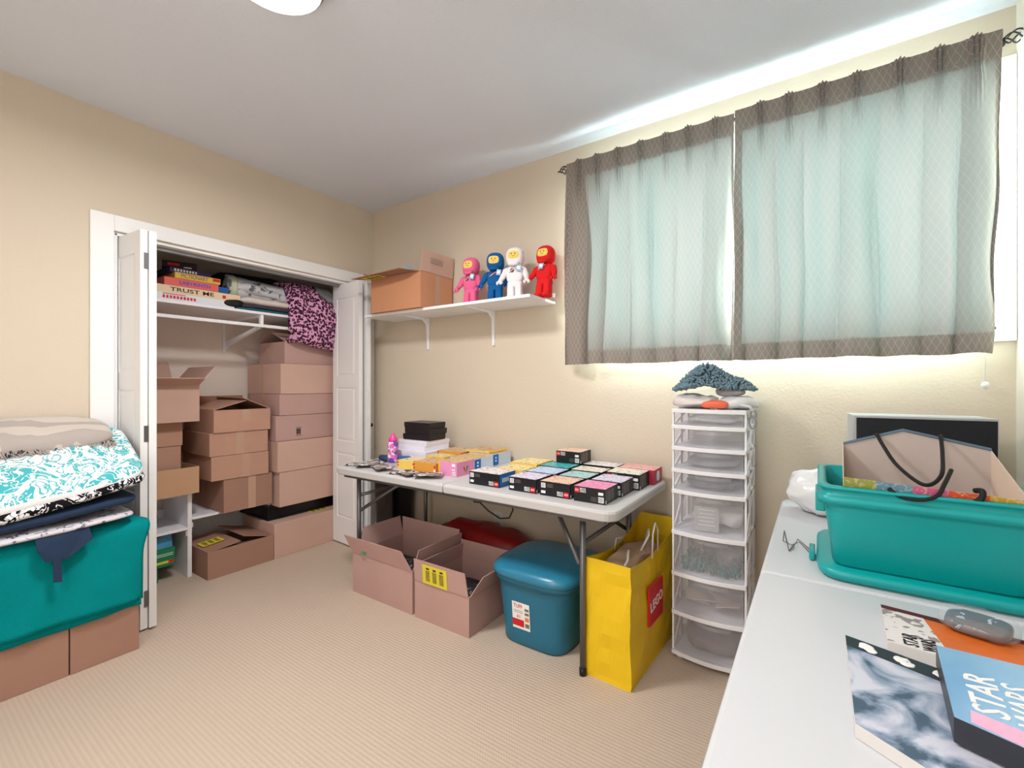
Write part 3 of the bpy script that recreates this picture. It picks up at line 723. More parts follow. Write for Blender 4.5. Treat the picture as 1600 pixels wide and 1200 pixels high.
MB().plate([(-hx, -hy, h), (hx - .01, -hy, h), (hx - .08, -hy - .11, h + .005), (-hx - .05, -hy - .13, h - .012)], .004).build('flap', CARDD, wb)
MB().plate([(-hx, -hy, h), (-hx, hy, h), (-hx - .06, hy, h + .07), (-hx - .09, -hy, h + .05)], .004).build('flap', CARDD, wb)
fr = MB().plate([(hx, -hy, h), (hx, hy, h), (hx + .012, hy, h + .14), (hx + .012, -hy, h + .14)], .004); fr.build('flap', CARDL, wb)
b = MB().at(T((hx + .0125, .0, h + .10)) @ RIGHT)
for r in range(3): b.box(-.075, .045, -.008 - r * .014, -.004 - r * .014, 0, .0008)
b.build('printed_lines', GREYINK, wb)
b = MB().at(T((-.12, -hy - .065, h - .008)) @ Rx(math.radians(180 + 3)) ); b.box(-.11, .07, -.040, .040, .002, .0035, 0)
for q in range(3): b.box(-.07 + q * .045, -.045 + q * .045, -.026, .026, .0035, .0039, 1)
tag(b.build('shipping_label', [YLAB, INK], wb), 'yellow shipping label')
o = MB().plate([(0, 0, 0), (.07, .0, -.05), (.075, .05, -.05), (.01, .05, .0)], .002).build('blue_card', M('light_blue_card', (150, 190, 230), .5), loc=(-2.345, 2.14, ZW + .31)); o.parent = None
tag(o, 'pale blue card sticking out of the box on the wall shelf', 'card')
MB().box(hx, hx + .0008, -.015, .03, .02, h).build('tape', TAPE, wb)

# ---- astronaut dolls
def doll(label, x, y, mat, rz, lean=0, emblem=True, sc_=1.0, tagside=1):
    t = thing('astronaut_doll', label, 'plush doll', (x, y, ZW), group='plush astronaut dolls', rot=(math.radians(lean), 0, math.radians(rz)))
    mb = MB()
    mb.blob((0, 0, .152), (.052, .034, .055), 3.2, .002, 20)          # torso
    mb.blob((0, .002, .095), (.048, .033, .022), 3, .001, 20)         # hips
    mb.build('torso', mat, t)
    for s in (-1, 1):
        b = MB().blob((s * .024, -.002, .052), (.0225, .030, .050), 3.4, .0015, 20); b.blob((s * .025, -.012, .013), (.024, .038, .013), 3, .001, 20)
        b.build('leg', mat, t)
        b = MB().tube([(s * .040, 0, .190), (s * .058, -.006, .176), (s * .070, -.016, .145), (s * .080, -.034, .118)], [.014, .0185, .0175, .014], 14)
        # cupped mitt: two curved fingers and a thumb
        b.blob((s * .082, -.040, .110), (.013, .013, .013), 2.2)
        b.tube([(s * .088, -.042, .106), (s * .099, -.050, .098), (s * .094, -.060, .088)], [.009, .008, .006], 8)
        b.tube([(s * .074, -.044, .106), (s * .070, -.056, .096), (s * .077, -.064, .088)], [.009, .008, .006], 8)
        b.build('arm', mat, t)
    hd = MB().blob((0, 0, .256), (.054, .048, .058), 2.7, .0012, 18, 40, 26)
    hd.build('hood', mat, t)
    MB().tube([(-.034, -.036, .216), (-.018, -.048, .208), (0, -.052, .206), (.018, -.048, .208), (.034, -.036, .216)], [.006, .010, .011, .010, .006], 12).build('chin_guard', mat, t)
    # face window: curved patch proud of the hood front
    f = MB(); vs = []; n1, n2 = 14, 10
    for j in range(n2 + 1):
        for i in range(n1 + 1):
            u = -1 + 2 * i / n1; v = -1 + 2 * j / n2
            px_ = u * .034 * math.sqrt(1 - v * v * .35); pz_ = .262 + v * .024 * math.sqrt(1 - u * u * .35)
            e = 2.7; r = max(0, 1 - abs(px_ / .054) ** e - abs((pz_ - .256) / .058) ** e) ** (1 / e)
            vs.append((px_, -.048 * r - .0012, pz_))
    f.add(vs, [(j * (n1 + 1) + i, j * (n1 + 1) + i + 1, (j + 1) * (n1 + 1) + i + 1, (j + 1) * (n1 + 1) + i) for j in range(n2) for i in range(n1)], 0, True)
    fo = f.build('face', M('doll_yellow', (244, 204, 104), .8), t)
    ey = MB()
    for s in (-1, 1): ey.blob((s * .011, -.0495, .268), (.0032, .0016, .0042), 2, seg=10, ring=6)
    ey.tube([(-.009, -.0495, .256), (-.004, -.0505, .253), (.004, -.0505, .253), (.009, -.0495, .256)], .0010, 6)
    ey.build('eyes_and_smile', INK, fo)
    if emblem:
        em = MB()
        em.blob((-.010, -.036, .172), (.013, .002, .013), 2, seg=18, ring=6, mi=0)
        em.tube([(-.030, -.0375, .160), (-.012, -.041, .170), (.008, -.0395, .184), (.020, -.036, .190)], [.001, .003, .002, .001], 6, 1)
        em.blob((.026, -.032, .186), (.004, .002, .004), 2, seg=10, ring=6, mi=0)
        em.build('chest_emblem', [M('emblem_dark', (110, 60, 50), .6), M('emblem_light', (236, 214, 214), .6)], t)
    a = MB().at(T((tagside * .034, -.046, .186)) @ Ry(.2)); a.box(-.015, .015, -.001, .001, -.022, .014)
    a.box(-.010, .010, -.0014, -.001, -.012, .006, 1)
    tag(a.build('paper_tag', [M('pale_blue_tag', (150, 180, 214), .6), PAPER], t), 'pale blue paper tag')
    return t
PINK = M('pink_plush', (232, 104, 150), .9, bump=.3, bscale=300); BLUEP = M('blue_plush', (0, 92, 156), .9, bump=.3, bscale=300)
WHITEP = M('white_plush', (238, 234, 236), .9, bump=.3, bscale=300); REDP = M('red_plush', (220, 26, 30), .9, bump=.3, bscale=300)
doll('pink plush astronaut doll standing next to the open box', -1.868, 2.285, PINK, 8)
doll('blue plush astronaut doll between the pink and white ones', -1.672, 2.285, BLUEP, 20)
doll('white plush astronaut doll between the blue and red ones', -1.510, 2.265, WHITEP, 18)
dr = doll('red plush astronaut doll leaning at the right end of the shelf', -1.335, 2.305, REDP, 2, lean=-6, tagside=-.1)
MB().box(.034, .062, .02, .022, .004, .03).build('care_label', PAPER, dr)

# ================================================================ FOLDING TABLE (left)
def folding_table(label, x0, x1, y0, y1, top, mat, seam_axis='x', leg_in=.16, legs=True):
    cx, cy = (x0 + x1) / 2, (y0 + y1) / 2; hx, hy = (x1 - x0) / 2, (y1 - y0) / 2
    t = thing('folding_table', label, 'table', (cx, cy, 0))
    th = .044
    def half(a0, a1, b0, b1, rc):
        """rounded outer corners list rc for (a0b0,a1b0,a1b1,a0b1)"""
        pts = []
        R_ = .06
        for (px_, py_), r, (sx, sy), st in (((a0, b0), rc[0], (1, 1), PI), ((a1, b0), rc[1], (-1, 1), 1.5 * PI), ((a1, b1), rc[2], (-1, -1), 0), ((a0, b1), rc[3], (1, -1), .5 * PI)):
            rr = R_ if r else .006
            for k in range(7):
                a = st + k / 6 * PI / 2; pts.append((px_ + sx * rr + rr * math.cos(a), py_ + sy * rr + rr * math.sin(a)))
        n = len(pts); mx = sum(p[0] for p in pts) / n; my = sum(p[1] for p in pts) / n
        def inset(d): return [(p[0] + (mx - p[0]) / max(abs(mx - p[0]), .001) * min(d, abs(mx - p[0])), p[1] + (my - p[1]) / max(abs(my - p[1]), .001) * min(d, abs(my - p[1]))) for p in pts]
        levels = [(top - th, inset(.006)), (top - th + .004, inset(.002)), (top - .012, pts), (top - .004, inset(.003)), (top, inset(.010))]
        b = MB(); vs = [(p[0], p[1], z) for z, ps in levels for p in ps]
        fs = [(i * n + k, i * n + (k + 1) % n, (i + 1) * n + (k + 1) % n, (i + 1) * n + k) for i in range(4) for k in range(n)] + [tuple(range(n))[::-1], tuple(range(4 * n, 5 * n))]
        b.add(vs, fs, 0, False); return b
    if seam_axis == 'x':
        half(-hx, -.0015, -hy, hy, (1, 0, 0, 1)).build('tabletop_half', mat, t); half(.0015, hx, -hy, hy, (0, 1, 1, 0)).build('tabletop_half', mat, t)
    else:
        half(-hx, hx, -hy, -.0015, (1, 1, 0, 0)).build('tabletop_half', mat, t); half(-hx, hx, .0015, hy, (0, 0, 1, 1)).build('tabletop_half', mat, t)
    for s in (-1, 1):
        def P_(a, b, z): return (s * a, b, z) if seam_axis == 'x' else (b, s * a, z)
        A = hx if seam_axis == 'x' else hy; B = hy if seam_axis == 'x' else hx
        la = A - (leg_in if isinstance(leg_in, float) else leg_in[0 if s < 0 else 1])
        for q in (-1, 1):
            MB().tube([P_(la, q * (B - .095), 0.012), P_(la, q * (B - .095), top - th)], .0135, 14).build('leg', STEEL, t)
            MB().tube([P_(la, q * (B - .095), 0.0), P_(la, q * (B - .095), .03)], .0155, 14).build('foot_cap', BLACKP, t)
            MB().tube([P_(la - .015, q * (B - .095), .47), P_(la - .17, q * (B - .22), .60), P_(la - .30, q * (B - .33), top - th - .005)], .0105, 10).build('brace', STEEL, t)
        MB().tube([P_(la, -(B - .095), .56), P_(la, (B - .095), .56)], .010, 10).build('crossbar', STEEL, t)
    b = MB()
    for q in (-1, 1):
        if seam_axis == 'x': b.box(-hx + .06, hx - .06, q * (hy - .05) - .012, q * (hy - .05) + .012, top - th - .022, top - th + .002)
        else: b.box(q * (hx - .05) - .012, q * (hx - .05) + .012, -hy + .06, hy - .06, top - th - .022, top - th + .002)
    b.build('side_rail', STEEL, t)
    return t
folding_table('grey plastic folding table against the window wall, covered with toy boxes', -2.452, -.648, 1.668, 2.425, .74, PLAT, leg_in=(.127, .181))
folding_table('white folding table along the right wall carrying the teal tote', -.128, .603, .42, 2.325, .74, PLATW, 'y')

# ---- toy boxes on the grey table
def topmat(n, c1, c2): return two_tone('top_print_' + n, lin(c1), lin(c2), 'specks', 48, .60, .35)
def prn(style, b, sx, sy, h):
    hx, hy = sx / 2, sy / 2
    g = .0006; f = -hy - g
    def R(x0, x1, z0, z1, m): b.box(x0, x1, f, -hy, z0, z1, m)
    if style == 'logoR':
        R(-hx + .006, -hx + .028, h * .55, h * .88, 1); R(-hx + .006, -hx + .028, h * .16, h * .34, 1)
        for r in range(5): R(-hx + .009 + r * .0035, -hx + .0105 + r * .0035, h * .58, h * .85, 0)
        for r in range(3): R(-hx + .036, -hx + .066, h * (.62 + r * .09), h * (.65 + r * .09), 3)
        R(hx - .030, hx - .006, h * .08, h * .42, 2); b.text('LEGO', .011, T((hx - .018, f - .0002, h * .25)) @ FRONT, 1, .0002, fit=.018)
        b.text('BRICK', .013, T((hx - .048, f, h * .33)) @ FRONT, 1, .0003, fit=.030); b.text('HEADZ', .013, T((hx - .048, f, h * .17)) @ FRONT, 1, .0003, fit=.030)
    elif style == 'logoL':
        R(-hx + .004, -hx + .024, h * .58, h * .92, 2); b.text('LEGO', .010, T((-hx + .014, f - .0002, h * .75)) @ FRONT, 1, .0002, fit=.016)
        b.text('BRICK', .012, T((-hx + .042, f, h * .84)) @ FRONT, 1, .0003, fit=.028); b.text('HEADZ', .012, T((-hx + .042, f, h * .68)) @ FRONT, 1, .0003, fit=.028)
        R(hx - .030, hx - .008, h * .58, h * .76, 1); R(hx - .030, hx - .006, h * .10, h * .46, 1)
        for r in range(5): R(hx - .028 + r * .004, hx - .026 + r * .004, h * .14, h * .42, 0)
        for r in range(4): R(hx - .064, hx - .036, h * (.14 + r * .08), h * (.16 + r * .08), 3)
    elif style == 'tabs':
        R(-hx + .002, -hx + .012, h * .62, h * .80, 2); R(-hx + .002, -hx + .012, h * .28, h * .46, 2)
        R(hx - .014, hx - .003, h * .55, h * .80, 2); R(hx - .014, hx - .003, h * .2, h * .42, 1)
    elif style == 'pink':
        R(-hx + .001, -hx + .016, 0.001, h * .999, 4); R(hx - .034, hx - .012, h * .7, h * .88, 1); R(hx - .034, hx - .014, h * .42, h * .52, 1); R(hx - .032, hx - .010, h * .08, h * .32, 1)
        for r in range(4): R(hx - .030 + r * .005, hx - .028 + r * .005, h * .12, h * .28, 0)
def side(style, b, sx, sy, h):
    hx, hy = sx / 2, sy / 2; g = .0006
    def R(y0, y1, z0, z1, m): b.box(hx, hx + g, y0, y1, z0, z1, m)
    if style == 'lines':
        for k in range(6): R(-hy + .012 + k * .014, -hy + .016 + k * .014 + (k % 3) * .003, h * .12, h * .88, 3)
        R(-hy + .005, -hy + .012, h * .05, h * .25, 1)
    elif style == 'blue':
        R(-hy + .004, hy - .002, 0.002, h - .002, 5)
        for k in range(7): b.box(hx, hx + g * 2, -.045 + k * .015, -.036 + k * .015, h * .35, h * .68, 1)
    elif style == 'bluewhite':
        R(-hy + .006, -hy + .062, 0.004, h * .94, 5)
        for k in range(2): b.blob((hx + g, -hy + .034, h * (.4 + .26 * k)), (.001, .008, .006), 2, seg=10, ring=6, mi=1)
    elif style == 'heart':
        for k, c in enumerate((2, 4, 6, 5)): b.add([(hx + g, -.022 + k * .012, h * (.55 + .08 * (k % 2))), (hx + g, -.010 + k * .012, h * (.62 + .06 * (k % 2))), (hx + g, .002, h * .14)], [(0, 1, 2)], c)
    elif style == 'face':
        b.blob((hx + g, 0, h * .5), (.001, .026, h * .36), 2.6, seg=16, ring=8, mi=1); b.box(hx, hx + g, -.03, -.012, h * .2, h * .7, 5)
PM = [BLACKC, PAPER, RED, GREYINK, M('amber_print', (240, 176, 50), .5), M('azure_print', (24, 110, 190), .5), M('green_print', (40, 130, 100), .5)]
TG = 'toy boxes laid out on the grey folding table'
def toy(label, x0, x1, y0, y1, z0, h, body, top, style=None, sides=None, rz=0):
    t = thing('toy_box', label, 'toy box', ((x0 + x1) / 2, (y0 + y1) / 2, z0), math.radians(rz), TG)
    sx, sy = x1 - x0, y1 - y0
    b = MB(); b.box(-sx / 2, sx / 2, -sy / 2, sy / 2, 0, h, 0); b.mi[1] = 1
    b.build('body', [body, top], t)
    if style: bb = MB(); prn(style, bb, sx, sy, h); bb.build('front_print', PM, t)
    if sides: bb = MB(); side(sides, bb, sx, sy, h); bb.build('side_print', PM, t)
    return t
tw = topmat('white', (226, 218, 216), (120, 110, 120)); tl = topmat('lilac', (214, 206, 226), (130, 110, 140)); tp = topmat('peach', (226, 190, 170), (160, 110, 100))
tpk = topmat('pink', (222, 130, 176), (236, 190, 214)); tb = topmat('blue', (188, 206, 232), (110, 140, 190)); tt = topmat('teal', (170, 206, 206), (90, 120, 120))
tc = topmat('turq', (40, 160, 164), (180, 200, 190)); tcr = topmat('cream', (224, 214, 200), (110, 110, 104)); tr_ = topmat('rose', (216, 160, 158), (190, 90, 96)); ty = topmat('yellow', (234, 214, 150), (150, 130, 90))
tor = topmat('orange', (214, 176, 130), (140, 90, 60))
YEL = M('yellow_carton', (240, 204, 96), .45); ORA = M('orange_carton', (224, 156, 66), .45); PNK = M('pink_carton', (226, 146, 190), .45); WBL = M('pale_blue_carton', (206, 220, 240), .45); REDC = M('crimson_carton', (176, 44, 66), .45); DBL = M('dark_blue_carton', (30, 54, 96), .45)
Z = .7405
toy('black toy box with bright blue right side, leftmost of the front row', -1.448, -1.263, 1.757, 1.895, Z, .064, BLACKC, tw, 'logoR', 'blue')
toy('black toy box with lilac top, second from the left in the front row', -1.207, -1.058, 1.757, 1.90, Z, .064, BLACKC, tl, 'logoR', 'lines')
toy('black toy box with peach top, second from the right in the front row', -1.037, -.887, 1.757, 1.90, Z, .064, BLACKC, tp, 'logoR', 'lines')
toy('black toy box with pink top, rightmost of the front row at the table corner', -.866, -.724, 1.753, 1.895, Z, .064, BLACKC, tpk, 'logoL', 'lines')
toy('black toy box with pale lilac top behind the pink-topped one', -.858, -.714, 1.915, 2.065, Z, .064, BLACKC, tl, 'logoL', 'lines')
toy('black toy box with pale teal top behind the peach-topped one', -1.025, -.880, 1.915, 2.055, Z, .064, BLACKC, tt)
toy('black toy box with pale blue top behind the lilac-topped one', -1.215, -1.050, 1.915, 2.070, Z, .064, BLACKC, tb)
toy('tall black toy box with grey top near the right end of the table', -.855, -.690, 2.085, 2.225, Z, .072, BLACKC, tcr, 'logoL', 'lines')
toy('crimson toy box with rose top at the back right corner of the table', -.850, -.668, 2.235, 2.375, Z, .072, REDC, tr_, None, 'face')
toy('cream-topped toy box in the third row between the teal and grey tops', -1.045, -.880, 2.080, 2.205, Z, .064, BLACKC, tcr)
toy('turquoise toy box under the single raised black box', -1.235, -1.065, 2.090, 2.225, Z, .064, BLACKC, tc)
toy('white-topped toy box at the back between the raised box and the crimson one', -1.06, -.875, 2.255, 2.385, Z, .064, BLACKC, tw)
toy('black toy box standing raised on top of the others at the back', -1.205, -1.060, 2.22, 2.36, Z + .066, .064, BLACKC, tp, 'logoL', 'lines')
toy('black toy box hidden under the raised one at the back wall side', -1.235, -1.070, 2.240, 2.375, Z, .0645, BLACKC, tw)
toy('yellow toy box with patterned top behind the blue-sided black box', -1.400, -1.240, 1.93, 2.07, Z, .058, YEL, ty)
toy('yellow toy box near the wall left of the raised black box', -1.430, -1.260, 2.10, 2.28, Z, .062, YEL, ty)
toy('pink toy box with a rainbow heart on its right side', -1.735, -1.600, 1.835, 1.985, Z, .076, PNK, tor, 'pink', 'heart')
toy('white and blue toy box behind the pink one', -1.800, -1.618, 2.005, 2.185, Z, .070, WBL, tor, None, 'bluewhite')
toy('white and blue toy box nearest the wall behind its twin', -1.815, -1.632, 2.20, 2.395, Z, .072, WBL, tor, None, 'bluewhite')
toy('pale yellow toy box at the left end of the row, beside the foil packets', -2.075, -1.932, 1.845, 1.985, Z, .048, YEL, ty, 'tabs')
toy('orange toy box between the pale yellow and pink ones', -1.920, -1.745, 1.825, 1.985, Z, .058, ORA, tor, 'tabs')
toy('small yellow toy box behind the orange one', -1.985, -1.845, 2.00, 2.115, Z, .062, YEL, ty, None)
toy('dark blue toy box under the flat orange one near the wall', -2.02, -1.86, 2.135, 2.28, Z, .040, DBL, tw)
toy('flat orange toy box lying on the dark blue one', -2.04, -1.84, 2.15, 2.33, Z + .042, .030, ORA, tor, 'tabs', rz=4)
toy('flat pale toy box leaning beside the flat orange one near the wall', -1.835, -1.66, 2.20, 2.39, Z + .0745, .012, YEL, tor, rz=0)
# foil packets
def packet(label, x, y, z, rz, sx=.145, sy=.10, tilt=0.):
    b = MB(); vs = []; nx, ny = 16, 12
    for s in (1, -1):
        for j in range(ny + 1):
            for i in range(nx + 1):
                u, v = -1 + 2 * i / nx, -1 + 2 * j / ny
                hgt = .0032 * (1 - u ** 6) * (1 - v ** 6); n = noise.noise(Vector((u * 2 + x * 30, v * 2, y * 9))) * .004
                vs.append((u * sx / 2, v * sy / 2, .0045 + s * hgt + n * (1 if s > 0 else .6) + .0))
    W_ = nx + 1; K = W_ * (ny + 1)
    fs = [(j * W_ + i, j * W_ + i + 1, (j + 1) * W_ + i + 1, (j + 1) * W_ + i) for j in range(ny) for i in range(nx)]
    fs += [(K + j * W_ + i, K + (j + 1) * W_ + i, K + (j + 1) * W_ + i + 1, K + j * W_ + i + 1) for j in range(ny) for i in range(nx)]
    b.add(vs, fs, 0, True)
    o = b.build('foil_packet', FOIL, loc=(x, y, z), rot=(0, tilt, rz)); tag(o, label, 'packet', 'foil packets on the left of the grey table')
pk = [(-2.345, 1.775, 0, .3, 'leftmost foil packet lying flat at the left end of the grey table'),
      (-2.29, 1.85, .010, -.4, 'foil packet overlapping the leftmost one, farther from the edge'),
      (-2.24, 1.765, .014, .9, 'foil packet in the left pile with its corner pointing at the table edge'),
      (-2.17, 1.80, .004, .1, 'foil packet in the left pile below the pink bottle'),
      (-2.10, 1.755, .012, -.5, 'rightmost foil packet of the left pile'),
      (-1.93, 1.755, .0, .5, 'foil packet in front of the pale yellow box, left of the right pile'),
      (-1.86, 1.735, .010, -.3, 'foil packet lying across the middle of the right pile'),
      (-1.79, 1.775, .004, .2, 'foil packet tucked against the orange box'),
      (-1.72, 1.745, .014, .6, 'rightmost foil packet, in front of the pink toy box')]
for x, y, dz, rz, lab in pk: packet(lab, x, y, Z + dz, rz)
# white and black boxes
def flatbox(label, x0, x1, y0, y1, z0, z1, mat, rz, grp, ribbon=False):
    t = thing('gift_box', label, 'box', ((x0 + x1) / 2, (y0 + y1) / 2, z0), math.radians(rz), grp)
    hx, hy, h = (x1 - x0) / 2, (y1 - y0) / 2, z1 - z0
    MB().box(-hx + .002, hx - .002, -hy + .002, hy - .002, 0, h * .55).build('base', mat, t)
    MB().box(-hx, hx, -hy, hy, h * .30, h).build('lid', mat, t, bevel=.0015)
WBX = M('white_card', (232, 230, 240), .5); BBX = M('black_card', (34, 30, 34), .35)
gw = 'white boxes at the back left of the grey table'; gb = 'black boxes piled on the white ones'
flatbox('bottom flat white box of the pile at the back left of the table', -2.36, -2.035, 2.035, 2.30, Z, Z + .034, WBX, 0, gw)
flatbox('second flat white box from the bottom of the pile', -2.35, -2.04, 2.04, 2.30, Z + .035, Z + .068, WBX, 1.5, gw)
flatbox('third flat white box, slightly smaller, in the pile', -2.33, -2.075, 2.075, 2.30, Z + .069, Z + .099, WBX, -2, gw)
flatbox('top flat white box, right under the black boxes', -2.325, -2.07, 2.08, 2.30, Z + .100, Z + .131, WBX, 0, gw)
flatbox('lowest of the three small black boxes on the white pile', -2.30, -2.065, 2.095, 2.255, Z + .132, Z + .170, BBX, 2, gb)
flatbox('middle of the three small black boxes on the white pile', -2.29, -2.06, 2.10, 2.265, Z + .171, Z + .207, BBX, -1, gb)
flatbox('topmost of the three small black boxes on the white pile', -2.295, -2.07, 2.10, 2.26, Z + .208, Z + .246, BBX, 1, gb)
sp = thing('squeeze_bottle', 'pink and purple patterned bottle with a pink cap at the left of the table', 'bottle', (-2.245, 1.96, Z))
m_ = two_tone('bottle_print', lin((216, 110, 180)), lin((240, 230, 240)), 'specks', 40, .54, .3, c3=lin((110, 80, 170)))
MB().lathe([(.030, 0), (.034, .006), (.034, .04), (.030, .055), (.033, .08), (.036, .11), (.033, .128), (.02, .134)]).build('bottle_body', m_, sp)
MB().lathe([(.022, .132), (.028, .136), (.026, .152), (.014, .168), (.009, .182), (.004, .186)]).build('cap', M('hot_pink_plastic', (240, 70, 160), .3), sp)
for (x, y, c, lab, rz) in ((-2.30, 1.955, (40, 66, 96), 'crumpled dark blue snack packet left of the pink bottle', .4), (-2.17, 1.99, (40, 100, 160), 'crumpled bright blue packet right of the pink bottle', -.3)):
    o = MB().blob((0, 0, .02), (.05, .035, .019), 3, .008, 22, seed=x).build('crumpled_packet', M('packet_' + str(c[2]), c, .25, var=.5, vscale=20), loc=(x, y, Z + .004), rot=(0, 0, rz)); tag(o, lab, 'packet')

# ================================================================ UNDER THE TABLE
carton('large open cardboard box with a green sticker under the left of the grey table', -2.305, -1.800, 1.705, 2.10, 0, .235, CARDM,
       flaps={'y-': (104, .105, -.05, .055), 'y+': (88, .12), 'x-': (104, .12, .095, 0), 'x+': (96, .105, .03, 0)}, group='open boxes under the grey table', inner=(.12, CONT))
ob = [o for o in bpy.data.objects if o.get('label', '').startswith('large open cardboard box with a green')][0]
tag(MB().box(-.155, -.12, -.215, -.213, .245, .262).at(Matrix.Identity(4)).build('sticker', M('green_sticker', (70, 150, 120), .5), ob, rot=(0, 0, 0)), 'green sticker')
carton('open cardboard box with a yellow label under the middle of the grey table', -1.778, -1.405, 1.702, 2.09, 0, .200, CARDM,
       flaps={'y-': (94, .115, 0, .015), 'y+': (84, .11), 'x-': (80, .09, .01, 0), 'x+': (118, .11, .04, 0)}, group='open boxes under the grey table', inner=(.10, CONT),
       labels=[(T((-.035, -.2030, .250)) @ Rx(PI / 2 + .07), .17, .10)], tape=None)
o = soft('plastic_sack', 'dark red plastic sack on the floor behind the open boxes', 'sack', (-1.74, 2.26, .18), (.42, .13, .175), DKRED, nz=.035, ns=5)
bt = thing('waste_bin', 'tall black bin standing by the wall under the left end of the table', 'bin', (-2.62, 2.30, 0))
MB().loft([(0, .095, .095, 5), (.56, .115, .12, 5), (.58, .12, .125, 5), (.58, .11, .115, 5), (.30, .10, .10, 5)], cap=False).add([], []).build('bin_body', M('glossy_black', (14, 14, 18), .25), bt)
MB().loft([(.57, .121, .126, 5), (.60, .121, .126, 5), (.61, .11, .11, 5)]).build('bin_lid', BLACKP, bt)
ot = thing('wall_outlet', 'white electrical outlet on the wall under the table', 'outlet', (-1.757, YW - .003, .335))
MB().box(-.036, .036, -.006, .003, -.058, .058).build('cover_plate', M('outlet_white', (216, 214, 214), .4), ot, bevel=.002)
for z in (-.025, .025): MB().box(-.016, .016, -.008, -.005, z - .014, z + .014).build('socket', M('outlet_grey', (190, 188, 188), .4), ot, bevel=.003)
cb = thing('power_cord', 'black power cord looping under the edge of the grey table', 'cord', (-1.35, 1.75, .67))
pts = [(-.04, .0, .02), (-.03, 0, -.01), (.02, .01, -.05), (.09, .01, -.075), (.15, .0, -.06), (.17, 0, -.02), (.165, 0, .02)]
MB().tube(pts, .004, 8).build('cord', BLACKP, cb); MB().box(-.06, -.025, -.012, .012, -.015, .02).build('plug', BLACKP, cb, bevel=.003)
# blue tote
bt = thing('blue_tote', 'blue plastic storage tote with a domed lid under the grey table', 'tote', (-1.118, 1.985, 0))
MB().loft([(0, .170, .185, 4.5), (.015, .178, .193, 4.5), (.06, .181, .197, 4.2), (.26, .202, .215, 4), (.30, .212, .222, 4), (.302, .222, .230, 4), (.33, .222, .230, 4)], seg=72).build('tote_body', BLUET, bt)
MB().loft([(.322, .222, .232, 4), (.328, .232, .240, 4), (.345, .236, .244, 3.8), (.362, .230, .238, 3.6), (.374, .205, .214, 3.4), (.378, .17, .18, 3), (.386, .11, .12, 2.6), (.388, .02, .02, 2)], seg=72).build('tote_lid', BLUEL, bt)
a0 = MB().at(T((-.035, -.2062, .150)) @ Rx(PI / 2 + .085))
a0.box(-.048, .048, -.064, .064, 0, .001, 0).box(-.048, .016, -.052, -.018, .001, .0016, 1).box(.022, .044, -.05, -.03, .001, .0016, 2).box(.022, .044, -.02, .0, .001, .0016, 3).box(.022, .044, .01, .022, .001, .0016, 2).box(.022, .044, .03, .042, .001, .0016, 2)
a0.text('TUFF', .026, T((-.015, .045, .0012)), 1, .0004, fit=.05); a0.text('61', .022, T((-.012, -.004, .0012)), 1, .0004)
for r in range(2): a0.box(-.040, .010, .014 + r * .008, .016 + r * .008, .001, .0015, 2)
tag(a0.build('product_label', [PAPER, RED, GREYINK, M('orange_patch', (214, 140, 70), .5)], bt), 'white and red printed label')
# yellow bag
yb = thing('yellow_shopping_bag', 'large yellow paper shopping bag on the floor by the table leg', 'shopping bag', (-.709, 2.072, 0), math.radians(-3.0))
hx, hy = .103, .30
b = MB(); n = 12; vs = []; fs = []
ring = []
def ringpts(z, bulge, topdip=0):
    pts = []
    for k in range(n): u = k / n; pts.append((-hx + 2 * hx * u, -hy - bulge * math.sin(PI * u) * .3, u, 0))
    for k in range(n): u = k / n; pts.append((hx + bulge * math.sin(PI * u), -hy + 2 * hy * u, u, 1))
    for k in range(n): u = k / n; pts.append((hx - 2 * hx * u, hy, u, 2))
    for k in range(n): u = k / n; pts.append((-hx - bulge * math.sin(PI * u) * .6, hy - 2 * hy * u, u, 3))
    return pts
zs_ = [0, .02, .08, .14, .20, .27, .34, .41, .46, .50]
for zi, z in enumerate(zs_):
    for (x, y, u, sd) in ringpts(z, -.018 * (z / .5) if z > .3 else .010 * z):
        cr = noise.noise(Vector((x * 14, y * 9, z * 12))) * .010 * (1 if 0 < z < .48 else .2)
        zz = z
        if z == .50: zz = z + (.03 if sd == 2 else 0) + (-.05 * math.sin(PI * u) if sd in (1, 3) else 0) + .03 * (y + hy) / (2 * hy)
        vs.append((x + cr * (1 if sd in (1, 3) else .2), y + cr * (1 if sd in (0, 2) else .2), zz))
K = 4 * n
fs = [(i * K + k, i * K + (k + 1) % K, (i + 1) * K + (k + 1) % K, (i + 1) * K + k) for i in range(len(zs_) - 1) for k in range(K)] + [tuple(range(K))[::-1]]
b.add(vs, fs, 0, False); b.build('bag_body', YBAG, yb, solid=.0012)
g = MB().at(T((hx + .0085, -.07 + .04, .27)) @ RIGHT)
g.box(-.085, .085, -.085, .085, -.006, .003, 0); g.text('LEGO', .062, T((0, 0, .0035)) @ Rz(math.radians(8)), 1, .0006, fit=.150)
tag(g.build('logo_panel', [RED, PAPER], yb), 'red square logo panel')
g = MB().tube([(.090, -.02, .45), (.092, -.015, .56), (.090, .02, .60), (.088, .06, .56), (.086, .065, .46)], .0035, 8); g.build('handle', WROPE, yb)
MB().tube([(-.092, -.02, .45), (-.088, -.01, .50), (-.07, .03, .50), (-.09, .065, .45)], .0035, 8).build('handle', WROPE, yb)
kb = thing('crumpled_paper_bag', 'crumpled brown paper bags with white handles stuffed in the yellow bag', 'paper bag', (-.709, 2.05, .30), math.radians(-3.0))
MB().blob((0, 0, .05), (.075, .24, .13), 3.4, .022, 16, 40, 26).build('bag_body', KRAFT, kb)
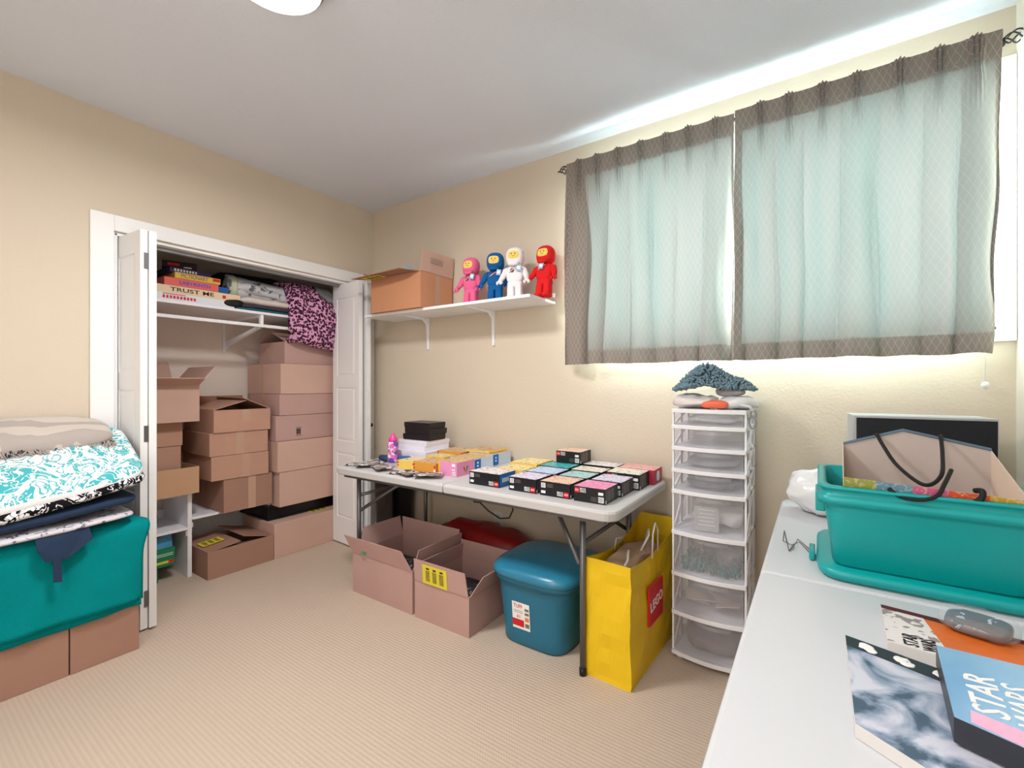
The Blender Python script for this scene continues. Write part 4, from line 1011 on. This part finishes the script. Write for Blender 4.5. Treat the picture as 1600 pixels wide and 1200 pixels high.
MB().tube([(.01, -.2, .10), (.04, -.16, .18), (.02, -.10, .20), (.0, -.08, .15)], .005, 8).tube([(.03, 0, .16), (.06, .04, .24), (.03, .12, .24), (.0, .14, .17)], .005, 8).build('handle', WROPE, kb)

# ================================================================ DRAWER TOWER
tx0, tx1, ty0, ty1 = -.548, -.245, 2.100, 2.415
tw_ = thing('drawer_tower', 'tall narrow white plastic tower of eight clear drawers beside the table', 'drawer tower', ((tx0 + tx1) / 2, (ty0 + ty1) / 2, 0))
hx, hy = (tx1 - tx0) / 2, (ty1 - ty0) / 2
seams = [.030, .212, .387, .572, .757, .852, .952, 1.048, 1.120]
FRM = M('tower_white_plastic', (232, 232, 236), .35)
def bow(z0, z1, x0, x1, y, dep, bulge, mb, mi=0, nseg=12):
    vs = []; m = nseg + 1
    for z in (z0, z1):
        for i in range(m):
            u = i / nseg; vs.append((x0 + (x1 - x0) * u, y - bulge * math.sin(PI * u), z))
        for i in range(m):
            u = i / nseg; vs.append((x0 + (x1 - x0) * u, y + dep - (bulge * math.sin(PI * u) if dep < .02 else 0), z))
    fs = []
    for i in range(nseg):
        fs += [(i, i + 1, 2 * m + i + 1, 2 * m + i), (m + i, m + i + 1, 3 * m + i + 1, 3 * m + i), (i, i + 1, m + i + 1, m + i), (2 * m + i, 2 * m + i + 1, 3 * m + i + 1, 3 * m + i)]
    fs += [(0, m, 3 * m, 2 * m), (nseg, m + nseg, 3 * m + nseg, 2 * m + nseg)]
    mb.add(vs, fs, mi)
for i, z in enumerate(seams):
    b = MB(); bow(z - .009, z + .009, -hx, hx, -hy, 2 * hy, .022, b); b.build('shelf_rim', FRM, tw_, bevel=.002)
for sx in (-1, 1):
    b = MB()
    x0, x1 = sorted((sx * hx, sx * (hx - .008)))
    for y0, y1 in ((-hy + .012, -hy + .026), (hy - .04, hy), (-.02, .02)): b.box(x0, x1, y0, y1, .02, 1.12)
    for i in range(8):
        z0, z1 = seams[i], seams[i + 1]
        x = sx * hx - (0 if sx < 0 else .008)
        b.plate([(x + .0, -hy + .02, z0 + .01), (x, -hy + .06, z0 + .01), (x, hy - .02, z1 - .012), (x, hy - .08, z1 - .012)], .006)
    b.build('side_frame', FRM, tw_)
b = MB().box(-hx, hx, hy - .006, hy, .02, 1.12); b.build('back_panel', CLEARB, tw_)
for q in (-1, 1):
    for r in (-1, 1): MB().lathe([(.014, 0), (.014, .022)], (q * (hx - .03), r * (hy - .03), 0)).build('foot', FRM, tw_)
for i in range(8):
    z0, z1 = seams[i] + .012, seams[i + 1] - .010
    dn = bpy.data.objects.new('drawer', None); C.objects.link(dn); dn.parent = tw_
    b = MB(); bow(z0, z1, -hx + .012, hx - .012, -hy + .004, .004, .024, b)
    b.build('drawer_front', CLEAR, dn)
    b = MB().box(-hx + .016, hx - .016, -hy + .01, hy - .03, z0, z0 + .003).box(-hx + .014, -hx + .017, -hy + .01, hy - .03, z0, z1 - .01).box(hx - .017, hx - .014, -hy + .01, hy - .03, z0, z1 - .01)
    b.build('drawer_bin', CLEARB, dn)
    b = MB(); bow(z1 - .018, z1 - .004, -hx + .10, hx - .06, -hy + .001, .003, .030, b); b.build('drawer_lip', CLEARB, dn)
TX, TY = (tx0 + tx1) / 2, (ty0 + ty1) / 2
def inside(name, lab, cat, x, y, z, h, mat, e=3, nz=.008, ns=16, rz=0):
    o = MB().blob((0, 0, h[2]), h, e, nz, ns, 30, 16, seed=z * 9).build(name, mat, loc=(TX + x, TY + y, z), rot=(0, 0, rz)); tag(o, lab, cat)
inside('paper_stack', 'grey scraps in the third drawer of the tower from the top', 'papers', 0, -.01, seams[5] + .017, (.11, .11, .018), M('grey_scraps', (150, 150, 154), .8, var=.4, vscale=40), nz=.006)
inside('dark_trinkets', 'dark trinkets in the fourth drawer of the tower from the top', 'trinkets', 0, -.01, seams[4] + .017, (.11, .11, .020), M('dark_scraps', (96, 98, 108), .6, var=.6, vscale=50), nz=.009)
inside('folded_cloth', 'folded white cloth in the top drawer of the tower', 'cloth', 0, 0, seams[7] + .017, (.11, .10, .014), PAPER)
o = MB().box(-.05, .05, -.003, .003, 0, .11).build('card', M('grey_card', (172, 174, 176), .6), loc=(TX - .01, TY - .12, seams[3] + .017), rot=(.1, 0, .1)); tag(o, 'grey printed card upright in the fifth drawer from the top', 'card')
b = MB().at(T((0, -.0035, 0)) @ FRONT)
for r in range(5): b.box(-.035 + (r % 2) * .006, .035 - (r % 2) * .005, .095 - r * .017, .098 - r * .017, 0, .0006)
b.build('printed_lines', PAPER, o)
inside('crumpled_tissue', 'white tissue behind the grey card in the fifth drawer', 'tissue', .02, .03, seams[3] + .017, (.11, .08, .04), PAPER, nz=.02)
# teal yarn-like fringe in the sixth drawer
b = MB(); random.seed(3)
for k in range(220):
    x = random.uniform(-.115, .115); y = random.uniform(-.13, .06); zt = .012 + .055 * max(0, 1 - (x + .12) / .16) * random.random() + .02 * random.random()
    b.tube([(x, y, 0), (x + random.uniform(-.012, .012), y + random.uniform(-.012, .012), zt), (x + random.uniform(-.02, .02), y + random.uniform(-.02, .02), zt * .7 + .004)], .004, 5)
o = b.build('teal_yarn', M('teal_yarn', (14, 122, 118), .9), loc=(TX, TY, seams[2] + .016)); tag(o, 'teal fluffy yarn in the sixth drawer of the tower from the top', 'yarn', kind='stuff')
ct = thing('plastic_tub', 'round clear plastic tub with a lid in the sixth drawer from the top', 'tub', (TX + .07, TY - .07, seams[2] + .022))
MB().lathe([(.040, 0), (.050, .08), (.050, .082)], seg=28).build('tub_body', FILM, ct); MB().lathe([(.053, .080), (.053, .090), (.045, .092)], seg=28).build('lid', FILM, ct)
inside('dark_bag', 'dark grey bag at the back of the sixth drawer from the top', 'bag', 0, .06, seams[2] + .017, (.06, .05, .055), M('charcoal_cloth', (70, 74, 80), .7), nz=.012)
for k, (x, y, rz, ti) in enumerate(((-.07, -.03, .3, .2), (-.02, -.06, -.5, -.3), (.05, -.03, .8, .35), (.07, -.07, .1, -.2), (.0, .02, 1.2, .4))):
    o = MB().box(-.05, .05, -.04, .04, -.0012, .0012).build('paper_sheet', M('cream_paper', (226, 214, 206), .7), loc=(TX + x, TY + y, seams[1] + .040 + .003 * k), rot=(ti * .9, ti, rz))
    tag(o, 'loose cream paper sheets in the second drawer of the tower from the bottom', 'paper', 'loose papers in the tower drawer')
inside('folded_fabric', 'muted purple folded fabric in the bottom drawer of the tower', 'fabric', 0, -.01, seams[0] + .017, (.11, .12, .035), M('mauve_cloth', (120, 106, 110), .9, var=.3, vscale=20), nz=.014)
# on the tower
ZT = 1.130
def crumple(name, lab, cat, c, h, mat, seed, rz=0, nz=.016, ns=14, e=2.6, group=None):
    o = MB().blob((0, 0, 0), h, e, nz, ns, 44, 28, seed=seed).build(name, mat, loc=c, rot=(0, 0, rz)); tag(o, lab, cat, group); return o
crumple('plastic_bag', 'white plastic bag at the left on top of the drawer tower', 'bag', (TX - .07, TY - .06, ZT + .033), (.095, .09, .032), M('milky_bag', (222, 214, 212), .35), 1)
crumple('plastic_bag', 'white plastic bag at the right on top of the drawer tower', 'bag', (TX + .10, TY - .03, ZT + .026), (.085, .10, .026), M('milky_bag_b', (220, 220, 220), .35), 5, nz=.014)
crumple('orange_pouch', 'small orange and pink pouch between the plastic bags on the tower', 'pouch', (TX + .025, TY - .135, ZT + .022), (.055, .022, .018), M('orange_pouch', (232, 110, 80), .5), 2, nz=.006)
crumple('folded_scarf', 'grey scarf draped over the right plastic bag on the tower', 'scarf', (TX + .075, TY - .05, ZT + .075), (.060, .05, .020), M('grey_scarf', (176, 172, 176), .9), 9, nz=.008)
b = MB(); random.seed(11)
def chen_h(x, y): return .125 * math.exp(-((x + .02) / .075) ** 2 - (y / .10) ** 2) + .060 * math.exp(-((x - .10) / .07) ** 2 - (y / .08) ** 2) + .045 * math.exp(-((x + .10) / .06) ** 2 - (y / .07) ** 2)
vs = []
for j in range(15):
    for i in range(25):
        x = (-.150 + .31 * i / 24); y = -.095 + .19 * j / 14
        if ((x - .005) / .158) ** 2 + (y / .098) ** 2 > 1: q_ = 1 / math.sqrt(((x - .005) / .158) ** 2 + (y / .098) ** 2); x *= q_; y *= q_
        vs.append((x, y, chen_h(x, y) * .92))
b.add(vs, [(j * 25 + i, j * 25 + i + 1, (j + 1) * 25 + i + 1, (j + 1) * 25 + i) for j in range(14) for i in range(24)], 0, True)
for k in range(1300):
    x = random.uniform(-.155, .165); y = random.uniform(-.10, .10)
    if (x / .165) ** 2 + (y / .10) ** 2 > 1: continue
    z = chen_h(x, y); gx = (chen_h(x + .01, y) - z) / .01; gy = (chen_h(x, y + .01) - z) / .01
    nrm = Vector((-gx, -gy, .8)).normalized() + Vector((random.uniform(-.7, .7), random.uniform(-.7, .7), random.uniform(-.3, .4)))
    nrm.normalize(); p = Vector((x, y, z * .95)); L_ = random.uniform(.020, .032)
    b.tube([p, p + nrm * L_ * .6, p + nrm * L_ + Vector((0, 0, -.004))], [.0045, .0052, .0035], 5)
o = b.build('chenille_duster', M('slate_blue_chenille', (116, 142, 154), .95, var=.25, vscale=30), loc=(TX + .0, TY - .035, ZT + .055)); tag(o, 'slate blue chenille mop head heaped on top of the drawer tower', 'mop head', kind=None)
ch = thing('carabiner_strap', 'grey clips hanging off the right side of the tower top', 'clip', (tx1 + .020, ty0 + .02, 1.08))
def oval(cx_, cz_, rx, rz_, r, yy=0): return MB().tube([(cx_ + rx * math.cos(a * PI / 8), yy, cz_ + rz_ * math.sin(a * PI / 8)) for a in range(16)], r, 6, close=True)
oval(0, 0, .012, .026, .004).build('clip', M('grey_plastic', (130, 134, 138), .4), ch); oval(0.004, .035, .010, .014, .004).build('clip', M('grey_plastic', (130, 134, 138), .4), ch)
MB().tube([(0.004, 0, .045), (-.01, .0, .066), (-.05, .01, .072)], .006, 8).build('strap', GREYB, ch)

# ================================================================ RIGHT TABLE CONTENTS
ZR = .7405
# lid lying under the tote
tl_ = thing('tote_lid', 'teal plastic lid lying flat under the teal tote', 'lid', (.212, 1.60, ZR))
MB().loft([(0, .200, .188, 9), (.010, .212, .200, 8), (.022, .214, .202, 8), (.030, .206, .194, 8), (.0305, .05, .05, 6)], seg=80).build('lid_body', TEAL, tl_)
tt_ = thing('teal_tote', 'large open teal plastic tote on the white table at the right', 'tote', (.212, 1.60, ZR + .031))
def shell(lev_out, lev_in, seg=88): return MB().loft(lev_out + lev_in, seg=seg, cap=False)
out = [(0, .02, .02, 9), (0, .172, .160, 12), (.006, .180, .167, 12), (.150, .197, .180, 12), (.160, .198, .181, 12), (.161, .212, .192, 12), (.182, .212, .192, 12), (.183, .205, .187, 12), (.200, .206, .188, 12), (.201, .212, .194, 12), (.208, .212, .194, 12)]
inn = [(.208, .192, .174, 12), (.150, .190, .172, 12), (.008, .172, .158, 12), (.008, .02, .02, 9)]
shell(out, inn).build('tote_body', TEAL, tt_)
for s in (-1, 1): MB().box(s * .205 - .012, s * .205 + .012, -.06, .06, .11, .165).build('handle', TEAL, tt_, bevel=.004)
# lid latch and wire handle lying beside the lid
wl = thing('wire_stand', 'thin bent wire plate stand with a teal clip lying beside the tote lid', 'wire stand', (-.05, 1.60, ZR))
b = MB().tube([(-.035, .03, .045), (-.02, -.03, .004), (-.01, -.02, .022), (.005, -.01, .03), (.035, -.05, .012)], .0016, 6).tube([(-.035, .03, .045), (-.04, .06, .004), (-.01, .03, .003), (.0, .05, .02), (.035, -.01, .01)], .0016, 6).tube([(-.02, -.03, .004), (-.01, .03, .003)], .0016, 6)
b.build('wire', STEEL, wl); MB().box(.030, .044, -.07, .0, .002, .03).build('clip', TEAL, wl, bevel=.003)
# plastic bag on the table
crumple('plastic_bag', 'knotted white plastic bag on the far end of the white table', 'bag', (.005, 2.11, ZR + .083), (.100, .095, .080), WBAG, 12, nz=.020, ns=13)
crumple('white_cloth', 'white cloth bundled inside the plastic bag on the white table', 'cloth', (.010, 2.115, ZR + .062), (.070, .065, .055), PAPER, 3, nz=.012)
# black-fronted box
sk = thing('speaker_cabinet', 'large black-fronted box with pale edges standing on the far end of the white table', 'speaker', (.300, 2.235, ZR), math.radians(4))
MB().box(-.195, .195, -.095, .075, 0, .382).build('cabinet', M('silver_cabinet', (186, 188, 192), .4, metal=.2), sk, bevel=.002)
MB().box(-.186, .191, -.098, -.094, .004, .374).build('front_panel', M('black_grille', (20, 24, 32), .6, bump=.3, bscale=400), sk)
# gift bag in the tote
gbg = thing('gift_bag', 'open gift bag with patchwork print and black rope handles lying in the teal tote', 'gift bag', (.218, 1.56, ZR + .041), math.radians(0))
zf, zb = .206, .32
o_ = [(-.168, -.09), (.155, -.09), (.170, .075), (-.155, .075)]
b = MB(); b.plate([(-.158, -.085, .01), (.150, -.085, .01), (.160, -.135, .207), (-.163, -.135, .222)], .0015); b.build('printed_front', GIFT, gbg)
b = MB(); b.plate([(-.15, .075, .01), (.15, .075, .01), (.152, .09, .288), (-.02, .10, .328), (-.155, .09, .282)], .0015); b.build('back_wall', GREYIN, gbg)
b = MB(); b.plate([(.150, -.085, .01), (.16, -.135, .207), (.152, .09, .288), (.15, .075, .01)], .0015).plate([(-.158, -.085, .01), (-.163, -.135, .222), (-.155, .09, .282), (-.15, .075, .01)], .0015).plate([(-.158, -.085, .01), (.15, -.085, .01), (.15, .075, .01), (-.15, .075, .01)], .0015)
b.build('side_gusset', M('cream_gusset', (226, 206, 186), .7), gbg)
b = MB().plate([(-.155, .088, .280), (-.02, .098, .326), (.152, .088, .286), (.152, .091, .292), (-.02, .101, .332), (-.155, .091, .286)], .004); b.build('rim_fold', M('slate_rim', (84, 108, 124), .6), gbg)
def smoothpts(ps, n=6):
    ps = [Vector(p) for p in ps]; out = []
    for i in range(len(ps) - 1):
        p0, p1, p2, p3 = ps[max(i - 1, 0)], ps[i], ps[i + 1], ps[min(i + 2, len(ps) - 1)]
        for k in range(n):
            t = k / n; out.append(.5 * ((2 * p1) + (p2 - p0) * t + (2 * p0 - 5 * p1 + 4 * p2 - p3) * t * t + (3 * p1 - p0 - 3 * p2 + p3) * t ** 3))
    return out + [ps[-1]]
MB().tube(smoothpts([(-.075, .105, .300), (-.078, .085, .315), (-.068, .06, .29), (-.045, -.02, .245), (-.005, -.10, .215), (.03, -.07, .235), (.048, .02, .275), (.055, .085, .318), (.055, .102, .305)]), .0045, 10).build('rope_handle', BROPE, gbg)
MB().tube(smoothpts([(-.075, -.140, .205), (-.055, -.150, .190), (-.02, -.155, .188), (.01, -.150, .200), (.028, -.12, .225), (.05, -.06, .25)]), .0045, 10).build('rope_handle', BROPE, gbg)
MB().tube(smoothpts([(.072, -.146, .192), (.085, -.142, .205), (.088, -.13, .218), (.080, -.115, .215)]), .006, 10).build('rope_knot', BROPE, gbg)

# printed boxes and bag in the front
def snow():
    m, N, L, b = nodes('snow_scene_print', .3); v = texco(N)
    n = noise_n(N, L, v, 13, 6, dist=.8); r = N.new('ShaderNodeValToRGB'); L.new(n, r.inputs[0])
    e = r.color_ramp.elements; e[0].position = .40; e[0].color = (*lin((66, 88, 110)), 1); e[1].position = .58; e[1].color = (*lin((206, 208, 222)), 1)
    x = e.new(.47); x.color = (*lin((140, 156, 180)), 1)
    L.new(r.outputs[0], b.inputs['Base Color']); return m
def lblue():
    m, N, L, b = nodes('blue_sky_print', .25); v = texco(N)
    n = noise_n(N, L, v, 7, 2); L.new(mixc(N, L, n, lin((60, 140, 196)), lin((170, 206, 232))), b.inputs['Base Color']); return m
SNOW, LBL = snow(), lblue()
def slabbox(name, label, cat, pts, z0, h, topm, sidem):
    cx_ = sum(p[0] for p in pts) / 4; cy_ = sum(p[1] for p in pts) / 4
    t = thing(name, label, cat, (cx_, cy_, z0)); b = MB(); q = [(p[0] - cx_, p[1] - cy_) for p in pts]
    b.add([(*p, 0) for p in q] + [(*p, h) for p in q], [(3, 2, 1, 0), (4, 5, 6, 7), (0, 1, 5, 4), (1, 2, 6, 5), (2, 3, 7, 6), (3, 0, 4, 7)]); b.mi = [0, 1, 0, 0, 0, 0]
    b.build('box_body', [sidem, topm], t, bevel=.0008); return t, q
DK = M('dark_print', (46, 48, 56), .4)
t, q = slabbox('printed_box', 'snow scene printed box with a dark strip of figures on the white table', 'printed box', [(.044, .80), (.200, .70), (.205, 1.02), (.044, 1.07)], ZR, .020, SNOW, M('pale_box_edge', (214, 210, 206), .5))
def strip(t, pa, pb, pc, pd, h, mat, name='printed_strip'):
    MB().add([(*pa, h), (*pb, h), (*pc, h), (*pd, h), (*pa, h + .0007), (*pb, h + .0007), (*pc, h + .0007), (*pd, h + .0007)], [(3, 2, 1, 0), (4, 5, 6, 7), (0, 1, 5, 4), (1, 2, 6, 5), (2, 3, 7, 6), (3, 0, 4, 7)]).build(name, mat, t)
def lerp(a, b, t_): return (a[0] + (b[0] - a[0]) * t_, a[1] + (b[1] - a[1]) * t_)
strip(t, lerp(q[3], q[0], .14), lerp(q[2], q[1], .14), q[2], q[3], .020, DK)
b = MB()
for k in range(3):
    c_ = lerp(q[3], q[2], .18 + .30 * k); b.blob((c_[0], c_[1] - .020, .0212), (.012, .012, .001), 2.2, .002, 90, 16, 6)
    b.blob((c_[0] + .006, c_[1] - .030, .0212), (.010, .009, .001), 2.2, .002, 90, 16, 6)
b.build('printed_pattern', PAPER, t)
t, q = slabbox('printed_box', 'orange and white printed box at the back of the pile on the white table', 'printed box', [(.108, 1.085), (.400, 1.045), (.400, 1.215), (.113, 1.255)], ZR, .022, M('orange_print', (222, 112, 44), .4, var=.35, vscale=20), M('white_edge', (220, 216, 212), .5))
strip(t, q[0], lerp(q[0], q[1], .30), lerp(q[3], q[2], .22), q[3], .022, two_tone('white_orange_print', lin((226, 222, 220)), lin((150, 140, 140)), 'specks', 30, .6, .4))
strip(t, lerp(q[3], q[0], .10), lerp(q[2], q[1], .10), q[2], q[3], .0228, M('maroon_print', (90, 26, 34), .4, var=.7, vscale=40))
b = MB(); ang = math.atan2(q[0][1] - q[3][1], q[0][0] - q[3][0])
b.text('STAR', .030, T((q[0][0] + .036, q[0][1] + .026, .0232)) @ Rz(ang + PI), 0, .0004, fit=.048); b.text('WARS', .030, T((q[0][0] + .062, q[0][1] + .022, .0232)) @ Rz(ang + PI), 0, .0004, fit=.048)
b.build('title_lettering', INK, t)
t, q = slabbox('printed_box', 'light blue printed box with white title lettering on top of the pile', 'printed box', [(.150, .825), (.275, .775), (.345, 1.035), (.166, 1.035)], ZR + .024, .034, LBL, DK)
b = MB(); ang = math.atan2(q[3][1] - q[2][1], q[3][0] - q[2][0]); cc = lerp(lerp(q[3], q[0], .55), lerp(q[2], q[1], .55), .40)
up_ = Vector((q[3][0] - q[0][0], q[3][1] - q[0][1], 0)).normalized()
rot_ = math.atan2(up_.y, up_.x)
b.text('STAR', .050, T((cc[0] - .018, cc[1], .0345)) @ Rz(rot_), 0, .0004, fit=.11); b.text('WARS', .050, T((cc[0] + .022, cc[1] - .006, .0345)) @ Rz(rot_), 0, .0004, fit=.11)
b.build('title_lettering', PAPER, t)
strip(t, lerp(lerp(q[0], q[1], .10), q[2], .02), lerp(q[0], q[1], .52), lerp(lerp(q[0], q[1], .56), lerp(q[3], q[2], .56), .16), lerp(lerp(q[0], q[1], .14), lerp(q[3], q[2], .14), .16), .034, M('pale_pink_print', (236, 180, 210), .4, var=.2, vscale=30))
t2, q = slabbox('printed_box', 'pale blue printed box at the right edge beside the lettered one', 'printed box', [(.300, .77), (.45, .75), (.50, 1.00), (.352, 1.03)], ZR + .024, .034, LBL, DK)
t2 = thing('figure_pack', 'figure pack in clear crinkled film on top of the orange printed box', 'toy pack', (.262, 1.245, ZR + .0245))
MB().blob((0, -.02, .010), (.046, .045, .010), 4, .002, 20).build('printed_card', BUBB, t2, rot=(0, 0, -.3))
MB().blob((0, -.02, .014), (.056, .052, .016), 3, .006, 22, 44, 24).build('film', FILM, t2, rot=(0, 0, -.3))

# ================================================================ PILE AT THE LEFT
GL = 'cardboard boxes under the teal towel'
carton('cardboard box at the right under the teal towel at the left edge', -3.000, -2.632, .536, .772, 0, .585, CARDD, group=GL)
carton('cardboard box at the left under the teal towel at the left edge', -3.000, -2.634, -.43, .532, 0, .585, CARDD, group=GL)
# towel draped over the boxes: cross section in x-z swept along y
tw2 = thing('teal_towel', 'teal towel draped over the cardboard boxes at the left edge', 'towel', (-2.80, .35, .585))
def drape(prof, y0, y1, ny, fn, extra=None):
    b = MB(); vs = []; m = len(prof)
    for j in range(ny + 1):
        s_ = j / ny; y = y0 + (y1 - y0) * s_
        for i, (x, z) in enumerate(prof): vs.append(fn(x, y, z, i / (m - 1), s_))
    b.add(vs, [(j * m + i, j * m + i + 1, (j + 1) * m + i + 1, (j + 1) * m + i) for j in range(ny) for i in range(m - 1)], 0, True); return b
def resample(ps, n):
    ps = smoothpts([(p[0], 0, p[1]) for p in ps], 8); L_ = [0]
    for i in range(1, len(ps)): L_.append(L_[-1] + (ps[i] - ps[i - 1]).length)
    out = []
    for k in range(n + 1):
        d = L_[-1] * k / n; i = max(0, min(len(L_) - 2, sum(1 for q in L_ if q <= d) - 1)); f = (d - L_[i]) / max(1e-9, L_[i + 1] - L_[i]); p = ps[i].lerp(ps[i + 1], f); out.append((p.x, p.z))
    return out
pr1 = resample([(-.19, .015), (-.05, .018), (.10, .018), (.165, .012), (.180, -.02), (.184, -.15), (.186, -.30), (.188, -.345)], 34)
def f1(x, y, z, u, s_):
    n = noise.noise(Vector((u * 3, y * 7, 1.5))) ; d = max(0, u - .5) * 2
    foldw = .012 * math.sin(y * 26 + n * 3) * d ** 1.5
    side = 0
    yy = y
    if s_ > .95: k = (s_ - .95) / .05; x -= .05 * k * k * d * .3; yy = y + .028 * k * math.exp(-((u - .52) / .10) ** 2)
    return (x + .012 * n * d + foldw * .5 + .006 * d, yy, z + .008 * n - (.012 * (1 - s_) * d))
drape(pr1, -.79, .432, 110, f1).build('towel_sheet', TEALC, tw2, solid=.008)
pr2 = resample([(.170, -.10), (.174, -.25), (.178, -.375)], 14)
drape(pr2, -.79, .425, 90, lambda x, y, z, u, s_: (x + .006 * math.sin(y * 31) * u, y, z + .006 * noise.noise(Vector((y * 9, 0, 0))) - (.018 * (1 - s_) * u))).build('under_layer', TEALC, tw2, solid=.006)
# side drape at the right end of the boxes
def slab(name, label, cat, x0, x1, y0, y1, zb, zt, mat, seed=0, nz=.01, e=4, ns=7, tiltx=0, tilty=0, bulge=0, parent=None, nseg=48):
    """soft folded cloth: rounded slab, upper face height given by zt, lower by zb at the front; tilts in m per m"""
    hx, hy, hz = (x1 - x0) / 2, (y1 - y0) / 2, (zt - zb) / 2; b = MB(); vs = []
    ring, seg = 22, 72
    for i in range(ring + 1):
        ph = -PI / 2 + PI * i / ring
        for k in range(seg):
            a = 2 * PI * k / seg; f = lambda q, ee: math.copysign(abs(q) ** (2 / ee), q)
            r = abs(math.cos(ph)) ** (2 / 3.2)
            x = hx * r * f(math.cos(a), e * 1.6); y = hy * r * f(math.sin(a), e * 1.6); z = hz * f(math.sin(ph), 3.0)
            n = noise.noise(Vector((x * ns + seed, y * ns, seed))) ; n2 = noise.noise(Vector((x * ns * 2.6, y * ns * 2.6 + seed, 4)))
            z += (n * nz + n2 * nz * .5) + tiltx * x + tilty * y + bulge * (1 - (x / hx) ** 2) * (1 - (y / hy) ** 2) * (1 if z > 0 else 0)
            x += n * nz * .8 * abs(math.sin(a)) ; vs.append((x, y, z))
    b.add(vs, [(i * seg + k, i * seg + (k + 1) % seg, (i + 1) * seg + (k + 1) % seg, (i + 1) * seg + k) for i in range(ring) for k in range(seg)], 0, True)
    o = b.build(name, mat, parent, loc=((x0 + x1) / 2, (y0 + y1) / 2, (zb + zt) / 2) if not parent else None)
    if not parent: tag(o, label, cat, 'bedding piled on the teal towel')
    return o
slab('folded_sheet', 'white printed sheet folded flat, lowest of the bedding pile', 'sheet', -2.98, -2.575, -.40, .752, .606, .642, PRSH, 1, .005, 6, tilty=.035)
nv_ = slab('folded_blanket', 'navy blue folded blanket between the white sheet and the damask comforter', 'blanket', -3.0, -2.575, -.40, .765, .640, .700, NAVY, 2, .008, 5, tilty=.075)
MB().plate([(.19, .07, -.03), (.215, .075, -.10), (.215, .10, -.15), (.215, .16, -.155), (.215, .24, -.095), (.19, .23, -.03)], .008).plate([(.216, .118, -.13), (.222, .12, -.235), (.222, .145, -.24), (.216, .143, -.13)], .008).build('hanging_corner', NAVY, nv_, loc=(0, .17, .0))
slab('damask_blanket', 'black and white damask comforter edge below the teal one', 'comforter', -3.0, -2.558, -.40, .795, .700, .784, DAMB, 3, .012, 5, tilty=.15, tiltx=-.15)
tc_ = slab('teal_comforter', 'teal and white damask comforter on top of the bedding pile', 'comforter', -3.005, -2.562, -.40, .795, .806, .898, [DAMT, M('white_quilt_edge', (232, 230, 232), .9)], 4, .012, 4, tiltx=-.50, tilty=.11, bulge=.01)
for p in tc_.data.polygons: p.material_index = 1 if p.center.z + .50 * p.center.x - .11 * p.center.y < .012 else 0
th_ = slab('grey_throw', 'grey striped throw blanket with dark fringe against the wall on top of the pile', 'throw blanket', -3.022, -2.800, -.40, .735, .955, 1.045, THROW, 5, .014, 4, tiltx=-.42, tilty=.03, bulge=.0)
b = MB(); random.seed(5)
for k in range(900):
    y = random.uniform(-.53, .555); x = .085 + random.uniform(-.03, .02); z = -.020 - .42 * (x - .0) + .030 * y + .006 * math.sin(y * 11)
    pts = [(x, y, z), (x + .016, y + random.uniform(-.012, .012), z + .002 + random.uniform(0, .008)), (x + .034, y + random.uniform(-.02, .02), z - .018 + random.uniform(0, .012))]
    b.tube(pts, .0022, 4, mi=k % 3 == 0)
fg = b.build('fringe', [M('fringe_grey', (176, 164, 158), .9), M('fringe_dark', (60, 54, 58), .9)], th_); fg['kind'] = 'stuff'
